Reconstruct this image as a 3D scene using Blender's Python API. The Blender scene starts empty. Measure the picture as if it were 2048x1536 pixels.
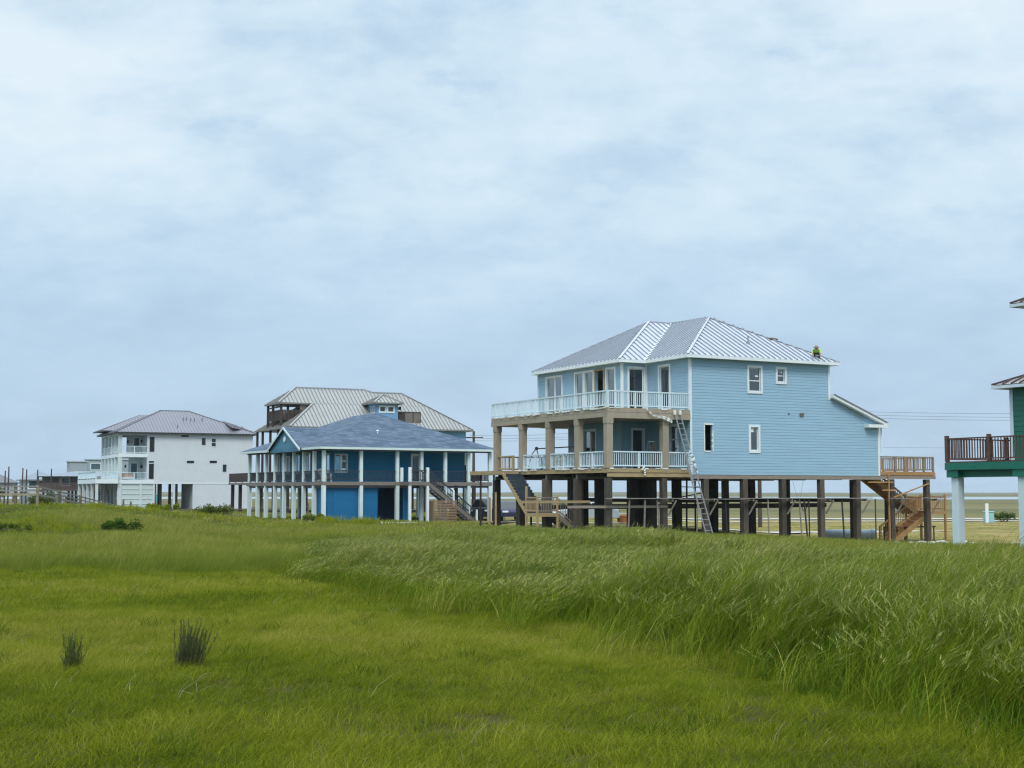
import bpy, math, random
import numpy as np
from mathutils import Vector, Matrix

random.seed(7)
rng = np.random.default_rng(11)
R = math.radians
scene = bpy.context.scene
COL = scene.collection

# ------------------------------------------------------------------ camera
EYE = 2.2
cam_d = bpy.data.cameras.new('camera')
cam_d.sensor_width = 36.0
cam_d.lens = 36.0 * 2800.0 / 2048.0
cam_d.clip_start = 0.3
cam_d.clip_end = 9000.0
cam = bpy.data.objects.new('camera', cam_d)
cam.location = (0.0, 0.0, EYE)
cam.rotation_euler = (R(90.0) + math.atan(217.0 / 2800.0), 0.0, 0.0)
COL.objects.link(cam)
scene.camera = cam

# ------------------------------------------------------------------ world, sun, exposure
SUN_EL, SUN_AZ = R(50.0), R(180.0)      # azimuth clockwise from +Y (the way the camera looks)
world = bpy.data.worlds.new('World')
scene.world = world
world.use_nodes = True
wt = world.node_tree
wt.nodes.clear()


def nn(tree, typ, **kw):
    n = tree.nodes.new(typ)
    for k, v in kw.items():
        setattr(n, k, v)
    return n


def ramp(tree, stops, interp='LINEAR'):
    n = tree.nodes.new('ShaderNodeValToRGB')
    cr = n.color_ramp
    cr.interpolation = interp
    while len(cr.elements) < len(stops):
        cr.elements.new(0.5)
    for e, (p, c) in zip(cr.elements, stops):
        e.position = p
        e.color = (c[0], c[1], c[2], 1.0) if not isinstance(c, (int, float)) else (c, c, c, 1.0)
    return n


def mixrgb(tree, fac, a, b, mode='MIX'):
    n = tree.nodes.new('ShaderNodeMixRGB')
    n.blend_type = mode
    for i, v in ((0, fac), (1, a), (2, b)):
        if isinstance(v, bpy.types.NodeSocket):
            tree.links.new(v, n.inputs[i])
        elif isinstance(v, (int, float)):
            n.inputs[i].default_value = v if i == 0 else (v, v, v, 1)
        else:
            n.inputs[i].default_value = (v[0], v[1], v[2], 1)
    return n.outputs[0]


def mathn(tree, op, a, b=None, clamp=False):
    n = tree.nodes.new('ShaderNodeMath')
    n.operation = op
    n.use_clamp = clamp
    for i, v in ((0, a), (1, b)):
        if v is None:
            continue
        if isinstance(v, bpy.types.NodeSocket):
            tree.links.new(v, n.inputs[i])
        else:
            n.inputs[i].default_value = v
    return n.outputs[0]


def noise(tree, vec, scale, detail=4.0, rough=0.5, dist=0.0):
    n = tree.nodes.new('ShaderNodeTexNoise')
    n.inputs['Scale'].default_value = scale
    n.inputs['Detail'].default_value = detail
    n.inputs['Roughness'].default_value = rough
    n.inputs['Distortion'].default_value = dist
    if vec is not None:
        tree.links.new(vec, n.inputs['Vector'])
    return n.outputs['Fac']


sky = nn(wt, 'ShaderNodeTexSky', sky_type='NISHITA', sun_disc=False)
sky.sun_elevation = SUN_EL
sky.sun_rotation = SUN_AZ
sky.air_density = 1.0
sky.dust_density = 2.0
geo = nn(wt, 'ShaderNodeTexCoord')
sep = nn(wt, 'ShaderNodeSeparateXYZ')
wt.links.new(geo.outputs['Generated'], sep.inputs[0])
zc = mathn(wt, 'MAXIMUM', sep.outputs['Z'], 0.0)
den = mathn(wt, 'ADD', zc, 0.42)
px = mathn(wt, 'DIVIDE', sep.outputs['X'], den)
py = mathn(wt, 'DIVIDE', sep.outputs['Y'], den)
comb = nn(wt, 'ShaderNodeCombineXYZ')
wt.links.new(px, comb.inputs[0])
wt.links.new(py, comb.inputs[1])
off = nn(wt, 'ShaderNodeMapping')
off.inputs['Location'].default_value = (3.1, 1.7, 0.0)
off.inputs['Scale'].default_value = (1.0, 1.25, 1.0)
wt.links.new(comb.outputs[0], off.inputs['Vector'])
cl_big = noise(wt, off.outputs[0], 2.1, 2.5, 0.45, 0.2)
cl_mid = noise(wt, off.outputs[0], 5.5, 6.0, 0.55, 0.15)
cl_fine = noise(wt, off.outputs[0], 17.0, 6.0, 0.6, 0.1)


def madd(a, k, c):
    o = mathn(wt, 'MULTIPLY_ADD', a, k)
    n = wt.nodes[-1]
    if isinstance(c, (int, float)):
        n.inputs[2].default_value = c
    else:
        wt.links.new(c, n.inputs[2])
    return o


# the lower deck of cloud is an even blue grey; its texture opens out higher up
band = ramp(wt, [(0.0, 0.0), (0.10, 0.05), (0.22, 0.7), (0.36, 1.0)])
wt.links.new(zc, band.inputs[0])
tex = madd(cl_fine, 0.20, madd(cl_mid, 0.42, mathn(wt, 'MULTIPLY', cl_big, 0.38)))
base = ramp(wt, [(0.0, 0.46), (0.06, 0.42), (0.12, 0.46), (0.18, 0.60), (0.25, 0.73), (0.36, 0.70), (1.0, 0.66)])
wt.links.new(zc, base.inputs[0])
amp = madd(band.outputs[0], 0.66, 0.30)
tot = mathn(wt, 'ADD', base.outputs[0], mathn(wt, 'MULTIPLY', mathn(wt, 'SUBTRACT', tex, 0.5), mathn(wt, 'MULTIPLY', amp, 2.0)))
# small ragged darker shreds drifting under the sheet
wn_ = noise(wt, off.outputs[0], 7.0, 7.0, 0.62, 0.1)
wisp = ramp(wt, [(0.60, 0.0), (0.70, 1.0)])
wt.links.new(wn_, wisp.inputs[0])
tot = mathn(wt, 'SUBTRACT', tot, mathn(wt, 'MULTIPLY', mathn(wt, 'MULTIPLY', wisp.outputs[0], band.outputs[0]), 0.16))
cloud_rgb = ramp(wt, [(0.10, (0.340, 0.430, 0.610)), (0.32, (0.338, 0.462, 0.606)), (0.50, (0.405, 0.535, 0.664)),
                      (0.68, (0.495, 0.622, 0.722)), (0.90, (0.600, 0.690, 0.752))])
wt.links.new(tot, cloud_rgb.inputs[0])
# an overcast sky is brightest at the zenith
zen = ramp(wt, [(0.0, 0.0), (0.38, 0.0), (1.0, 1.0)])
wt.links.new(zc, zen.inputs[0])
cl2 = mixrgb(wt, 1.0, cloud_rgb.outputs[0], mixrgb(wt, zen.outputs[0], (1, 1, 1), (2.6, 2.5, 2.4)), 'MULTIPLY')
# a little of the blue of the clear sky comes through the thin places
skys = mixrgb(wt, 1.0, sky.outputs[0], (0.10, 0.10, 0.10), 'MULTIPLY')
gap = ramp(wt, [(0.34, 0.86), (0.50, 0.96)])
wt.links.new(cl_mid, gap.inputs[0])
skymix = mixrgb(wt, gap.outputs[0], skys, cl2)
bg = nn(wt, 'ShaderNodeBackground')
wt.links.new(skymix, bg.inputs['Color'])
bg.inputs['Strength'].default_value = 1.0
wo = nn(wt, 'ShaderNodeOutputWorld')
wt.links.new(bg.outputs[0], wo.inputs['Surface'])

sun_d = bpy.data.lights.new('sun', 'SUN')
sun_d.energy = 1.5
sun_d.angle = R(22.0)
sun_d.color = (1.0, 0.96, 0.90)
sun = bpy.data.objects.new('sun', sun_d)
sdir = Vector((math.sin(SUN_AZ) * math.cos(SUN_EL), math.cos(SUN_AZ) * math.cos(SUN_EL), math.sin(SUN_EL)))
sun.rotation_euler = sdir.to_track_quat('Z', 'Y').to_euler()
COL.objects.link(sun)

scene.view_settings.view_transform = 'Standard'
scene.view_settings.look = 'None'
scene.view_settings.exposure = 0.38
scene.view_settings.gamma = 1.0
scene.view_settings.use_curve_mapping = False
scene.render.engine = 'CYCLES'
scene.cycles.max_bounces = 6
scene.cycles.transparent_max_bounces = 12
scene.cycles.use_denoising = True
scene.cycles.denoiser = 'OPENIMAGEDENOISE'
scene.cycles.denoising_input_passes = 'RGB_ALBEDO_NORMAL'
scene.cycles.denoising_prefilter = 'NONE'
scene.cycles.use_adaptive_sampling = False
scene.cycles.filter_width = 1.25

# ------------------------------------------------------------------ materials
MATS = {}


def mat(name, rgb, rough=0.6, metal=0.0, var=0.12, scale=6.0, bump=0.0, stretch=(1, 1, 1), spec=0.5, dirt=0.0, dirt_rgb=(0.1, 0.09, 0.07)):
    if name in MATS:
        return MATS[name]
    m = bpy.data.materials.new(name)
    m.use_nodes = True
    t = m.node_tree
    b = t.nodes['Principled BSDF']
    tc = nn(t, 'ShaderNodeTexCoord')
    mp = nn(t, 'ShaderNodeMapping')
    mp.inputs['Scale'].default_value = stretch
    t.links.new(tc.outputs['Object'], mp.inputs['Vector'])
    f = noise(t, mp.outputs[0], scale, 5.0, 0.6)
    oi = nn(t, 'ShaderNodeObjectInfo')
    rr = mathn(t, 'MULTIPLY_ADD', oi.outputs['Random'], 0.25)
    t.nodes[-1].inputs[2].default_value = -0.125
    f2 = mathn(t, 'ADD', f, rr)
    lo = tuple(max(0.0, c * (1.0 - var)) for c in rgb)
    hi = tuple(min(1.0, c * (1.0 + var)) for c in rgb)
    cr = ramp(t, [(0.28, lo), (0.72, hi)])
    t.links.new(f2, cr.inputs[0])
    colr = cr.outputs[0]
    if dirt > 0:
        g = noise(t, mp.outputs[0], scale * 0.23, 4.0, 0.65, 0.4)
        dm = ramp(t, [(0.50, 0.0), (0.72, dirt)])
        t.links.new(g, dm.inputs[0])
        colr = mixrgb(t, dm.outputs[0], colr, dirt_rgb)
    t.links.new(colr, b.inputs['Base Color'])
    b.inputs['Roughness'].default_value = rough
    b.inputs['Metallic'].default_value = metal
    b.inputs['Specular IOR Level'].default_value = spec
    if bump > 0:
        bn = nn(t, 'ShaderNodeBump')
        bn.inputs['Strength'].default_value = bump
        bn.inputs['Distance'].default_value = 0.02
        t.links.new(f, bn.inputs['Height'])
        t.links.new(bn.outputs[0], b.inputs['Normal'])
    MATS[name] = m
    return m


def glass_mat(name, tint=(0.55, 0.62, 0.62), clear=0.72):
    m = bpy.data.materials.new(name)
    m.use_nodes = True
    t = m.node_tree
    t.nodes.clear()
    tr = nn(t, 'ShaderNodeBsdfTransparent')
    tr.inputs[0].default_value = (*tint, 1)
    gl = nn(t, 'ShaderNodeBsdfGlossy')
    gl.inputs['Roughness'].default_value = 0.04
    gl.inputs[0].default_value = (0.9, 0.95, 0.95, 1)
    lw_ = nn(t, 'ShaderNodeLayerWeight')
    lw_.inputs[0].default_value = 0.5
    f5 = mathn(t, 'POWER', lw_.outputs['Facing'], 2.2)
    fac = mathn(t, 'MULTIPLY_ADD', f5, clear)
    t.nodes[-1].inputs[2].default_value = 1.0 - clear
    mx = nn(t, 'ShaderNodeMixShader')
    t.links.new(fac, mx.inputs[0])
    t.links.new(tr.outputs[0], mx.inputs[1])
    t.links.new(gl.outputs[0], mx.inputs[2])
    o = nn(t, 'ShaderNodeOutputMaterial')
    t.links.new(mx.outputs[0], o.inputs[0])
    MATS[name] = m
    return m


glass_mat('glass', (0.50, 0.58, 0.58), 0.86)
glass_mat('glass_dark', (0.25, 0.30, 0.32), 0.85)
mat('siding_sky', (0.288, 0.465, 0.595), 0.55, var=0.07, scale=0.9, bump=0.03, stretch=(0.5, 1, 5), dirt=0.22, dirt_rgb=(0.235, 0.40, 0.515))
mat('trim_white', (0.70, 0.77, 0.79), 0.5, var=0.05, scale=3.0, dirt=0.12, dirt_rgb=(0.5, 0.53, 0.52))
mat('rail_white', (0.60, 0.73, 0.79), 0.5, var=0.05, scale=3.0)
mat('roof_silver', (0.50, 0.53, 0.58), 0.45, metal=0.15, var=0.07, scale=1.3)
mat('roof_seam', (0.28, 0.31, 0.36), 0.45, metal=0.3, var=0.05)
mat('tan_board', (0.32, 0.275, 0.21), 0.7, var=0.14, scale=4.0, bump=0.08, stretch=(1, 1, 0.4), dirt=0.25, dirt_rgb=(0.17, 0.14, 0.10))
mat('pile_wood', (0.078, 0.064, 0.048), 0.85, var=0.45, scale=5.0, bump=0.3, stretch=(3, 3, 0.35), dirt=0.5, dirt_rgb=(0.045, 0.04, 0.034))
mat('pile_shaded', (0.050, 0.042, 0.034), 0.88, var=0.45, scale=5.0, bump=0.3, stretch=(3, 3, 0.35))  # copy of the pile wood with the under-house shade put into its colour
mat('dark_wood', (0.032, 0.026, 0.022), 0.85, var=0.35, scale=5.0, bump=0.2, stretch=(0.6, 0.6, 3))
mat('fresh_lumber', (0.36, 0.27, 0.145), 0.75, var=0.22, scale=4.0, bump=0.12, stretch=(0.6, 0.6, 4), dirt=0.3, dirt_rgb=(0.22, 0.15, 0.075))
mat('orange_lumber', (0.37, 0.215, 0.085), 0.75, var=0.25, scale=4.0, bump=0.12, stretch=(0.6, 0.6, 4), dirt=0.3, dirt_rgb=(0.19, 0.105, 0.05))
mat('grey_lumber', (0.235, 0.20, 0.165), 0.8, var=0.25, scale=4.0, bump=0.15, stretch=(0.6, 0.6, 4), dirt=0.35, dirt_rgb=(0.14, 0.11, 0.09))
mat('plank_grey', (0.23, 0.21, 0.185), 0.8, var=0.25, scale=5.0, bump=0.1, dirt=0.3)
mat('tread_slate', (0.035, 0.05, 0.065), 0.6, var=0.3, scale=4.0)
mat('room_dark', (0.10, 0.10, 0.10), 0.9)
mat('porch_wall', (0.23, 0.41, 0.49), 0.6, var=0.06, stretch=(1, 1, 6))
mat('housewrap', (0.74, 0.76, 0.72), 0.5, var=0.1)
mat('ladder_metal', (0.33, 0.34, 0.35), 0.45, metal=0.3, var=0.1)
mat('siding_teal', (0.008, 0.175, 0.335), 0.5, var=0.04, scale=0.6, stretch=(0.4, 1, 3), spec=0.2)
mat('siding_gable', (0.05, 0.20, 0.30), 0.5, var=0.06, scale=1.2, stretch=(1, 1, 6))
mat('siding_blue_low', (0.014, 0.140, 0.305), 0.5, var=0.05, scale=0.6, stretch=(0.4, 1, 3), spec=0.2)
mat('post_pale', (0.60, 0.72, 0.72), 0.5, var=0.06, scale=2.0, dirt=0.15, dirt_rgb=(0.4, 0.42, 0.38))
mat('deck_brown', (0.17, 0.15, 0.13), 0.75, var=0.2, scale=4.0, stretch=(0.6, 0.6, 4))
mat('deck_grey', (0.12, 0.12, 0.13), 0.75, var=0.2, scale=4.0, stretch=(0.6, 0.6, 4))
mat('picket_black', (0.035, 0.042, 0.050), 0.5, var=0.2)
mat('slat_tan', (0.25, 0.17, 0.11), 0.75, var=0.15, scale=4.0)
mat('roof_grey_metal', (0.335, 0.34, 0.33), 0.45, metal=0.2, var=0.07, scale=0.7, dirt=0.2, dirt_rgb=(0.30, 0.30, 0.27))
mat('roof_grey_seam', (0.19, 0.19, 0.18), 0.5, var=0.08)
mat('roof_taupe', (0.235, 0.23, 0.265), 0.5, metal=0.2, var=0.06, scale=0.7)
mat('roof_taupe_seam', (0.17, 0.17, 0.19), 0.5, var=0.08)
mat('fascia_dark', (0.03, 0.03, 0.035), 0.5)
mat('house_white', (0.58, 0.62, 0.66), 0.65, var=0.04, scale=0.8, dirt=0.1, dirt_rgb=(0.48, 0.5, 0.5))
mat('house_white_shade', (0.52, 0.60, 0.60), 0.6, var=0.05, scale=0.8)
mat('blue_tower', (0.15, 0.33, 0.56), 0.55, var=0.07, scale=1.2)
mat('brown_rail', (0.050, 0.034, 0.028), 0.7, var=0.3, scale=5.0)
mat('green_wall', (0.004, 0.120, 0.085), 0.5, var=0.15, scale=1.2, stretch=(1, 1, 6))
mat('green_beam', (0.006, 0.150, 0.100), 0.5, var=0.12, scale=1.5)
mat('red_brown', (0.100, 0.050, 0.036), 0.65, var=0.3, scale=5.0)
mat('roof_brown_metal', (0.36, 0.33, 0.33), 0.4, metal=0.3, var=0.08)
mat('roof_brown_seam', (0.07, 0.05, 0.05), 0.5)
mat('pillar_white', (0.56, 0.67, 0.71), 0.55, var=0.06, scale=1.5, dirt=0.2, dirt_rgb=(0.40, 0.46, 0.46))
mat('fence_wood', (0.29, 0.255, 0.18), 0.8, var=0.2, scale=5.0, stretch=(1, 1, 2), dirt=0.3)
mat('fence_post', (0.16, 0.125, 0.08), 0.85, var=0.3, scale=5.0)
mat('tyre', (0.012, 0.012, 0.013), 0.85)
mat('wheel_rim', (0.35, 0.36, 0.37), 0.35, metal=0.8)
mat('car_silver', (0.60, 0.64, 0.67), 0.25, metal=0.2, var=0.02, spec=0.6)
mat('car_white', (0.72, 0.76, 0.78), 0.25, var=0.02, spec=0.6)
mat('car_dark', (0.015, 0.022, 0.03), 0.2, var=0.05, spec=0.6)
mat('car_navy', (0.02, 0.02, 0.07), 0.22, var=0.05, spec=0.6)
mat('lamp_red', (0.35, 0.01, 0.01), 0.3)
mat('rubber_black', (0.01, 0.01, 0.012), 0.6)
mat('utility_pole_wood', (0.07, 0.055, 0.045), 0.9, var=0.3, scale=4.0, stretch=(3, 3, 0.3))
mat('far_piling', (0.055, 0.05, 0.05), 0.9, var=0.3)
mat('wire_black', (0.12, 0.13, 0.15), 0.6)
mat('concrete', (0.47, 0.45, 0.42), 0.85, var=0.15, scale=8.0, dirt=0.2)
mat('rubble_white', (0.62, 0.62, 0.58), 0.85, var=0.2, scale=9.0, bump=0.3)
mat('rubble_sand', (0.42, 0.33, 0.23), 0.9, var=0.2, scale=9.0)
mat('pipe_white', (0.55, 0.64, 0.70), 0.5, var=0.06)
mat('pedestal_teal', (0.28, 0.52, 0.56), 0.5, var=0.1)
mat('box_green', (0.02, 0.12, 0.06), 0.5)
mat('tub_orange', (0.42, 0.16, 0.04), 0.7, var=0.2)
mat('vest_lime', (0.40, 0.62, 0.10), 0.8, var=0.15, scale=20)
mat('trouser_dark', (0.03, 0.045, 0.04), 0.85)
mat('skin', (0.35, 0.20, 0.13), 0.6)
mat('hat_straw', (0.28, 0.18, 0.11), 0.85, var=0.2, scale=30)
mat('chair_blue', (0.18, 0.52, 0.68), 0.5)
mat('chair_pink', (0.60, 0.50, 0.48), 0.6)
mat('chair_white', (0.66, 0.68, 0.66), 0.6)
mat('wicker', (0.05, 0.032, 0.03), 0.8, var=0.3, scale=25)
mat('hill_far', (0.14, 0.16, 0.10), 0.9)
mat('far_grey', (0.28, 0.33, 0.37), 0.7, var=0.05)
mat('far_grey_light', (0.42, 0.48, 0.50), 0.7, var=0.05)
mat('far_roof', (0.14, 0.15, 0.16), 0.7, var=0.1)
mat('far_roof_brown', (0.14, 0.12, 0.11), 0.7, var=0.1)
mat('far_roof_blue', (0.22, 0.26, 0.30), 0.6, var=0.08)
mat('far_brown', (0.095, 0.065, 0.06), 0.8, var=0.2)
mat('far_taupe', (0.19, 0.165, 0.15), 0.8, var=0.1)
mat('window_dark', (0.025, 0.032, 0.037), 0.1, var=0.1, spec=0.7)
mat('window_teal', (0.06, 0.11, 0.13), 0.15, var=0.1, spec=0.7)
mat('turquoise', (0.12, 0.55, 0.58), 0.6)
mat('shrub_bark', (0.075, 0.066, 0.040), 0.9, var=0.3)


def shingle_mat():
    m = bpy.data.materials.new('shingle')
    m.use_nodes = True
    t = m.node_tree
    b = t.nodes['Principled BSDF']
    tc = nn(t, 'ShaderNodeTexCoord')
    sx = nn(t, 'ShaderNodeSeparateXYZ')
    t.links.new(tc.outputs['Object'], sx.inputs[0])
    s = mathn(t, 'ADD', sx.outputs[0], mathn(t, 'MULTIPLY', sx.outputs[1], 0.97))
    cb = nn(t, 'ShaderNodeCombineXYZ')
    t.links.new(s, cb.inputs[0])
    t.links.new(mathn(t, 'MULTIPLY', sx.outputs[2], 2.4), cb.inputs[1])
    br = nn(t, 'ShaderNodeTexBrick')
    br.inputs['Color1'].default_value = (0.046, 0.078, 0.125, 1)
    br.inputs['Color2'].default_value = (0.115, 0.160, 0.225, 1)
    br.inputs['Mortar'].default_value = (0.03, 0.05, 0.085, 1)
    br.inputs['Scale'].default_value = 1.0
    br.inputs['Mortar Size'].default_value = 0.012
    br.inputs['Brick Width'].default_value = 0.62
    br.inputs['Row Height'].default_value = 0.24
    t.links.new(cb.outputs[0], br.inputs['Vector'])
    f = noise(t, tc.outputs['Object'], 5.5, 7.0, 0.8)
    cr = ramp(t, [(0.3, (0.68, 0.70, 0.74)), (0.7, (1.25, 1.22, 1.18))])
    t.links.new(f, cr.inputs[0])
    t.links.new(mixrgb(t, 1.0, br.outputs[0], cr.outputs[0], 'MULTIPLY'), b.inputs['Base Color'])
    b.inputs['Roughness'].default_value = 0.85
    MATS['shingle'] = m


shingle_mat()


# ------------------------------------------------------------------ mesh helpers
class MB:
    """collects shapes and builds them as one mesh object"""

    def __init__(self):
        self.v = []
        self.f = []
        self.mi = []
        self.cur = 0

    def face(self, pts):
        n = len(self.v)
        self.v.extend([tuple(p) for p in pts])
        self.f.append(list(range(n, n + len(pts))))
        self.mi.append(self.cur)

    def _hex(self, c):
        n = len(self.v)
        self.v.extend([tuple(p) for p in c])
        for q in ((0, 3, 2, 1), (4, 5, 6, 7), (0, 1, 5, 4), (1, 2, 6, 5), (2, 3, 7, 6), (3, 0, 4, 7)):
            self.f.append([n + i for i in q])
            self.mi.append(self.cur)

    def box(self, x0, x1, y0, y1, z0, z1):
        self._hex([(x0, y0, z0), (x1, y0, z0), (x1, y1, z0), (x0, y1, z0), (x0, y0, z1), (x1, y0, z1), (x1, y1, z1), (x0, y1, z1)])
        return self

    def beam(self, p0, p1, w, h, up=(0, 0, 1), off=0.0):
        """box from p0 to p1; w across, h along up; off shifts along up"""
        a, b = Vector(p0), Vector(p1)
        d = (b - a)
        if d.length < 1e-6:
            return self
        d.normalize()
        u = Vector(up)
        s = d.cross(u)
        if s.length < 1e-5:
            u = Vector((1, 0, 0))
            s = d.cross(u)
        s.normalize()
        u = s.cross(d)
        u.normalize()
        a = a + u * off
        b = b + u * off
        s = s * (w / 2)
        u = u * (h / 2)
        self._hex([a - s - u, a + s - u, b + s - u, b - s - u, a - s + u, a + s + u, b + s + u, b - s + u])
        return self

    def tube(self, pts, rads, n=8, cap=True):
        pts = [Vector(p) for p in pts]
        if isinstance(rads, (int, float)):
            rads = [rads] * len(pts)
        base = len(self.v)
        for i, p in enumerate(pts):
            d = (pts[min(i + 1, len(pts) - 1)] - pts[max(i - 1, 0)])
            d.normalize()
            ref = Vector((0, 0, 1)) if abs(d.z) < 0.9 else Vector((1, 0, 0))
            s = d.cross(ref)
            s.normalize()
            u = s.cross(d)
            for k in range(n):
                a = 2 * math.pi * k / n
                self.v.append(tuple(p + (s * math.cos(a) + u * math.sin(a)) * rads[i]))
        for i in range(len(pts) - 1):
            for k in range(n):
                a, b = base + i * n + k, base + i * n + (k + 1) % n
                self.f.append([a, b, b + n, a + n])
                self.mi.append(self.cur)
        if cap:
            self.f.append([base + k for k in range(n)][::-1])
            self.mi.append(self.cur)
            e = base + (len(pts) - 1) * n
            self.f.append([e + k for k in range(n)])
            self.mi.append(self.cur)
        return self

    def prism(self, poly, axis, a0, a1):
        """poly: 2-D points; axis 0/1/2 is extruded from a0 to a1"""
        def p3(q, a):
            if axis == 0:
                return (a, q[0], q[1])
            if axis == 1:
                return (q[0], a, q[1])
            return (q[0], q[1], a)
        n = len(poly)
        b = len(self.v)
        self.v.extend([p3(q, a0) for q in poly])
        self.v.extend([p3(q, a1) for q in poly])
        self.f.append([b + i for i in range(n)][::-1])
        self.f.append([b + n + i for i in range(n)])
        self.mi += [self.cur] * 2
        for i in range(n):
            j = (i + 1) % n
            self.f.append([b + i, b + j, b + n + j, b + n + i])
            self.mi.append(self.cur)
        return self

    def mesh(self, name, mats):
        me = bpy.data.meshes.new(name)
        me.from_pydata(self.v, [], self.f)
        for m in (mats if isinstance(mats, (list, tuple)) else [mats]):
            me.materials.append(MATS[m] if isinstance(m, str) else m)
        if any(self.mi):
            me.polygons.foreach_set('material_index', self.mi)
        me.update()
        return me

    def build(self, name, mats, parent=None, smooth=False, bevel=0.0, loc=None):
        me = self.mesh(name, mats)
        if smooth:
            me.polygons.foreach_set('use_smooth', [True] * len(me.polygons))
        o = bpy.data.objects.new(name, me)
        COL.objects.link(o)
        if parent:
            o.parent = parent
        if loc:
            o.location = loc
        if bevel > 0:
            bm = o.modifiers.new('bevel', 'BEVEL')
            bm.width = bevel
            bm.segments = 1
            bm.limit_method = 'ANGLE'
        return o


def obj_from(me, name, parent, loc=(0, 0, 0), rot=(0, 0, 0), scl=None):
    o = bpy.data.objects.new(name, me)
    COL.objects.link(o)
    o.parent = parent
    o.location = loc
    o.rotation_euler = rot
    if scl:
        o.scale = scl
    return o


def tag(o, label, cat, group=None):
    o['label'] = label
    o['category'] = cat
    if group:
        o['group'] = group
    return o


def thing(name, label, cat, loc=(0, 0, 0), rz=0.0, group=None):
    o = bpy.data.objects.new(name, None)
    o.empty_display_size = 0.3
    COL.objects.link(o)
    o.location = loc
    o.rotation_euler = (0, 0, rz)
    return tag(o, label, cat, group)


def structure(o):
    o['kind'] = 'structure'
    return o


def stuff(o):
    o['kind'] = 'stuff'
    return o


def copy_tree(src, loc=None, rz=None, label=None):
    c = src.copy()
    COL.objects.link(c)
    if loc is not None:
        c.location = loc
    if rz is not None:
        c.rotation_euler = (0, 0, rz)
    if label:
        c['label'] = label
    for ch in list(src.children):
        k = ch.copy()
        COL.objects.link(k)
        k.parent = c
        for g in list(ch.children):
            s = g.copy()
            COL.objects.link(s)
            s.parent = k
    return c


def clip(poly, a, b, c):
    """keep a*x + b*y <= c of a 2-D polygon"""
    out = []
    n = len(poly)
    for i in range(n):
        p, q = poly[i], poly[(i + 1) % n]
        dp, dq = a * p[0] + b * p[1] - c, a * q[0] + b * q[1] - c
        if dp <= 0:
            out.append(p)
        if (dp < 0 < dq) or (dq < 0 < dp):
            t = dp / (dp - dq)
            out.append((p[0] + t * (q[0] - p[0]), p[1] + t * (q[1] - p[1])))
    return out


def wall(mb, o, d, n, L, z0, z1, openings=(), course=0.17, lap=0.018, planes=(), reveal=0.14, flat=False, joint=True):
    """lapped siding with real openings. o: start (x, y); d: direction; n: outward normal"""
    def P(s, z, off):
        return (o[0] + d[0] * s + n[0] * off, o[1] + d[1] * s + n[1] * off, z)
    if flat:
        course = z1 - z0
        lap = 0.0
    k = 0
    zb = z0
    while zb < z1 - 1e-4:
        zt = min(zb + course, z1)
        br = sorted({zb, zt} | {z for q in openings for z in (q[2], q[3]) if zb < z < zt})
        for a, b in zip(br[:-1], br[1:]):
            mid = (a + b) / 2
            cuts = sorted([(q[0], q[1]) for q in openings if q[2] < mid < q[3]])
            segs, s = [], 0.0
            for c0, c1 in cuts:
                if c0 > s:
                    segs.append((s, c0))
                s = max(s, c1)
            if s < L:
                segs.append((s, L))
            for s0, s1 in segs:
                gap_ = 0.010 if (joint and lap > 0 and b >= zt - 1e-6 and b - a > 0.03) else 0.0
                poly = [(s0, a), (s1, a), (s1, b - gap_), (s0, b - gap_)]
                gpo = [(s0, b - gap_), (s1, b - gap_), (s1, b), (s0, b)]
                for pl in planes:
                    poly = clip(poly, *pl)
                    gpo = clip(gpo, *pl) if len(gpo) > 2 else []
                    if len(poly) < 3:
                        break
                if len(poly) < 3:
                    continue
                mb.face([P(x, z, lap * (1.0 - 0.5 * (z - zb) / course)) for x, z in poly])
                if gap_ and len(gpo) > 2:
                    mb.face([P(x, z, -0.012) for x, z in gpo])
                    for zz in (a, b - gap_):
                        lo = [q for q in poly if abs(q[1] - zz) < 1e-6]
                        if len(lo) >= 2:
                            x0, x1 = min(q[0] for q in lo), max(q[0] for q in lo)
                            oo = lap * (1.0 - 0.5 * (zz - zb) / course)
                            mb.face([P(x0, zz, -0.012), P(x1, zz, -0.012), P(x1, zz, oo), P(x0, zz, oo)])
        zb = zt
        k += 1
    for (s0, s1, a, b) in openings:
        for (p, q) in (((s0, a), (s1, a)), ((s1, a), (s1, b)), ((s1, b), (s0, b)), ((s0, b), (s0, a))):
            mb.face([P(*p, lap), P(*q, lap), P(*q, -reveal), P(*p, -reveal)])
    return mb


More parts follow.
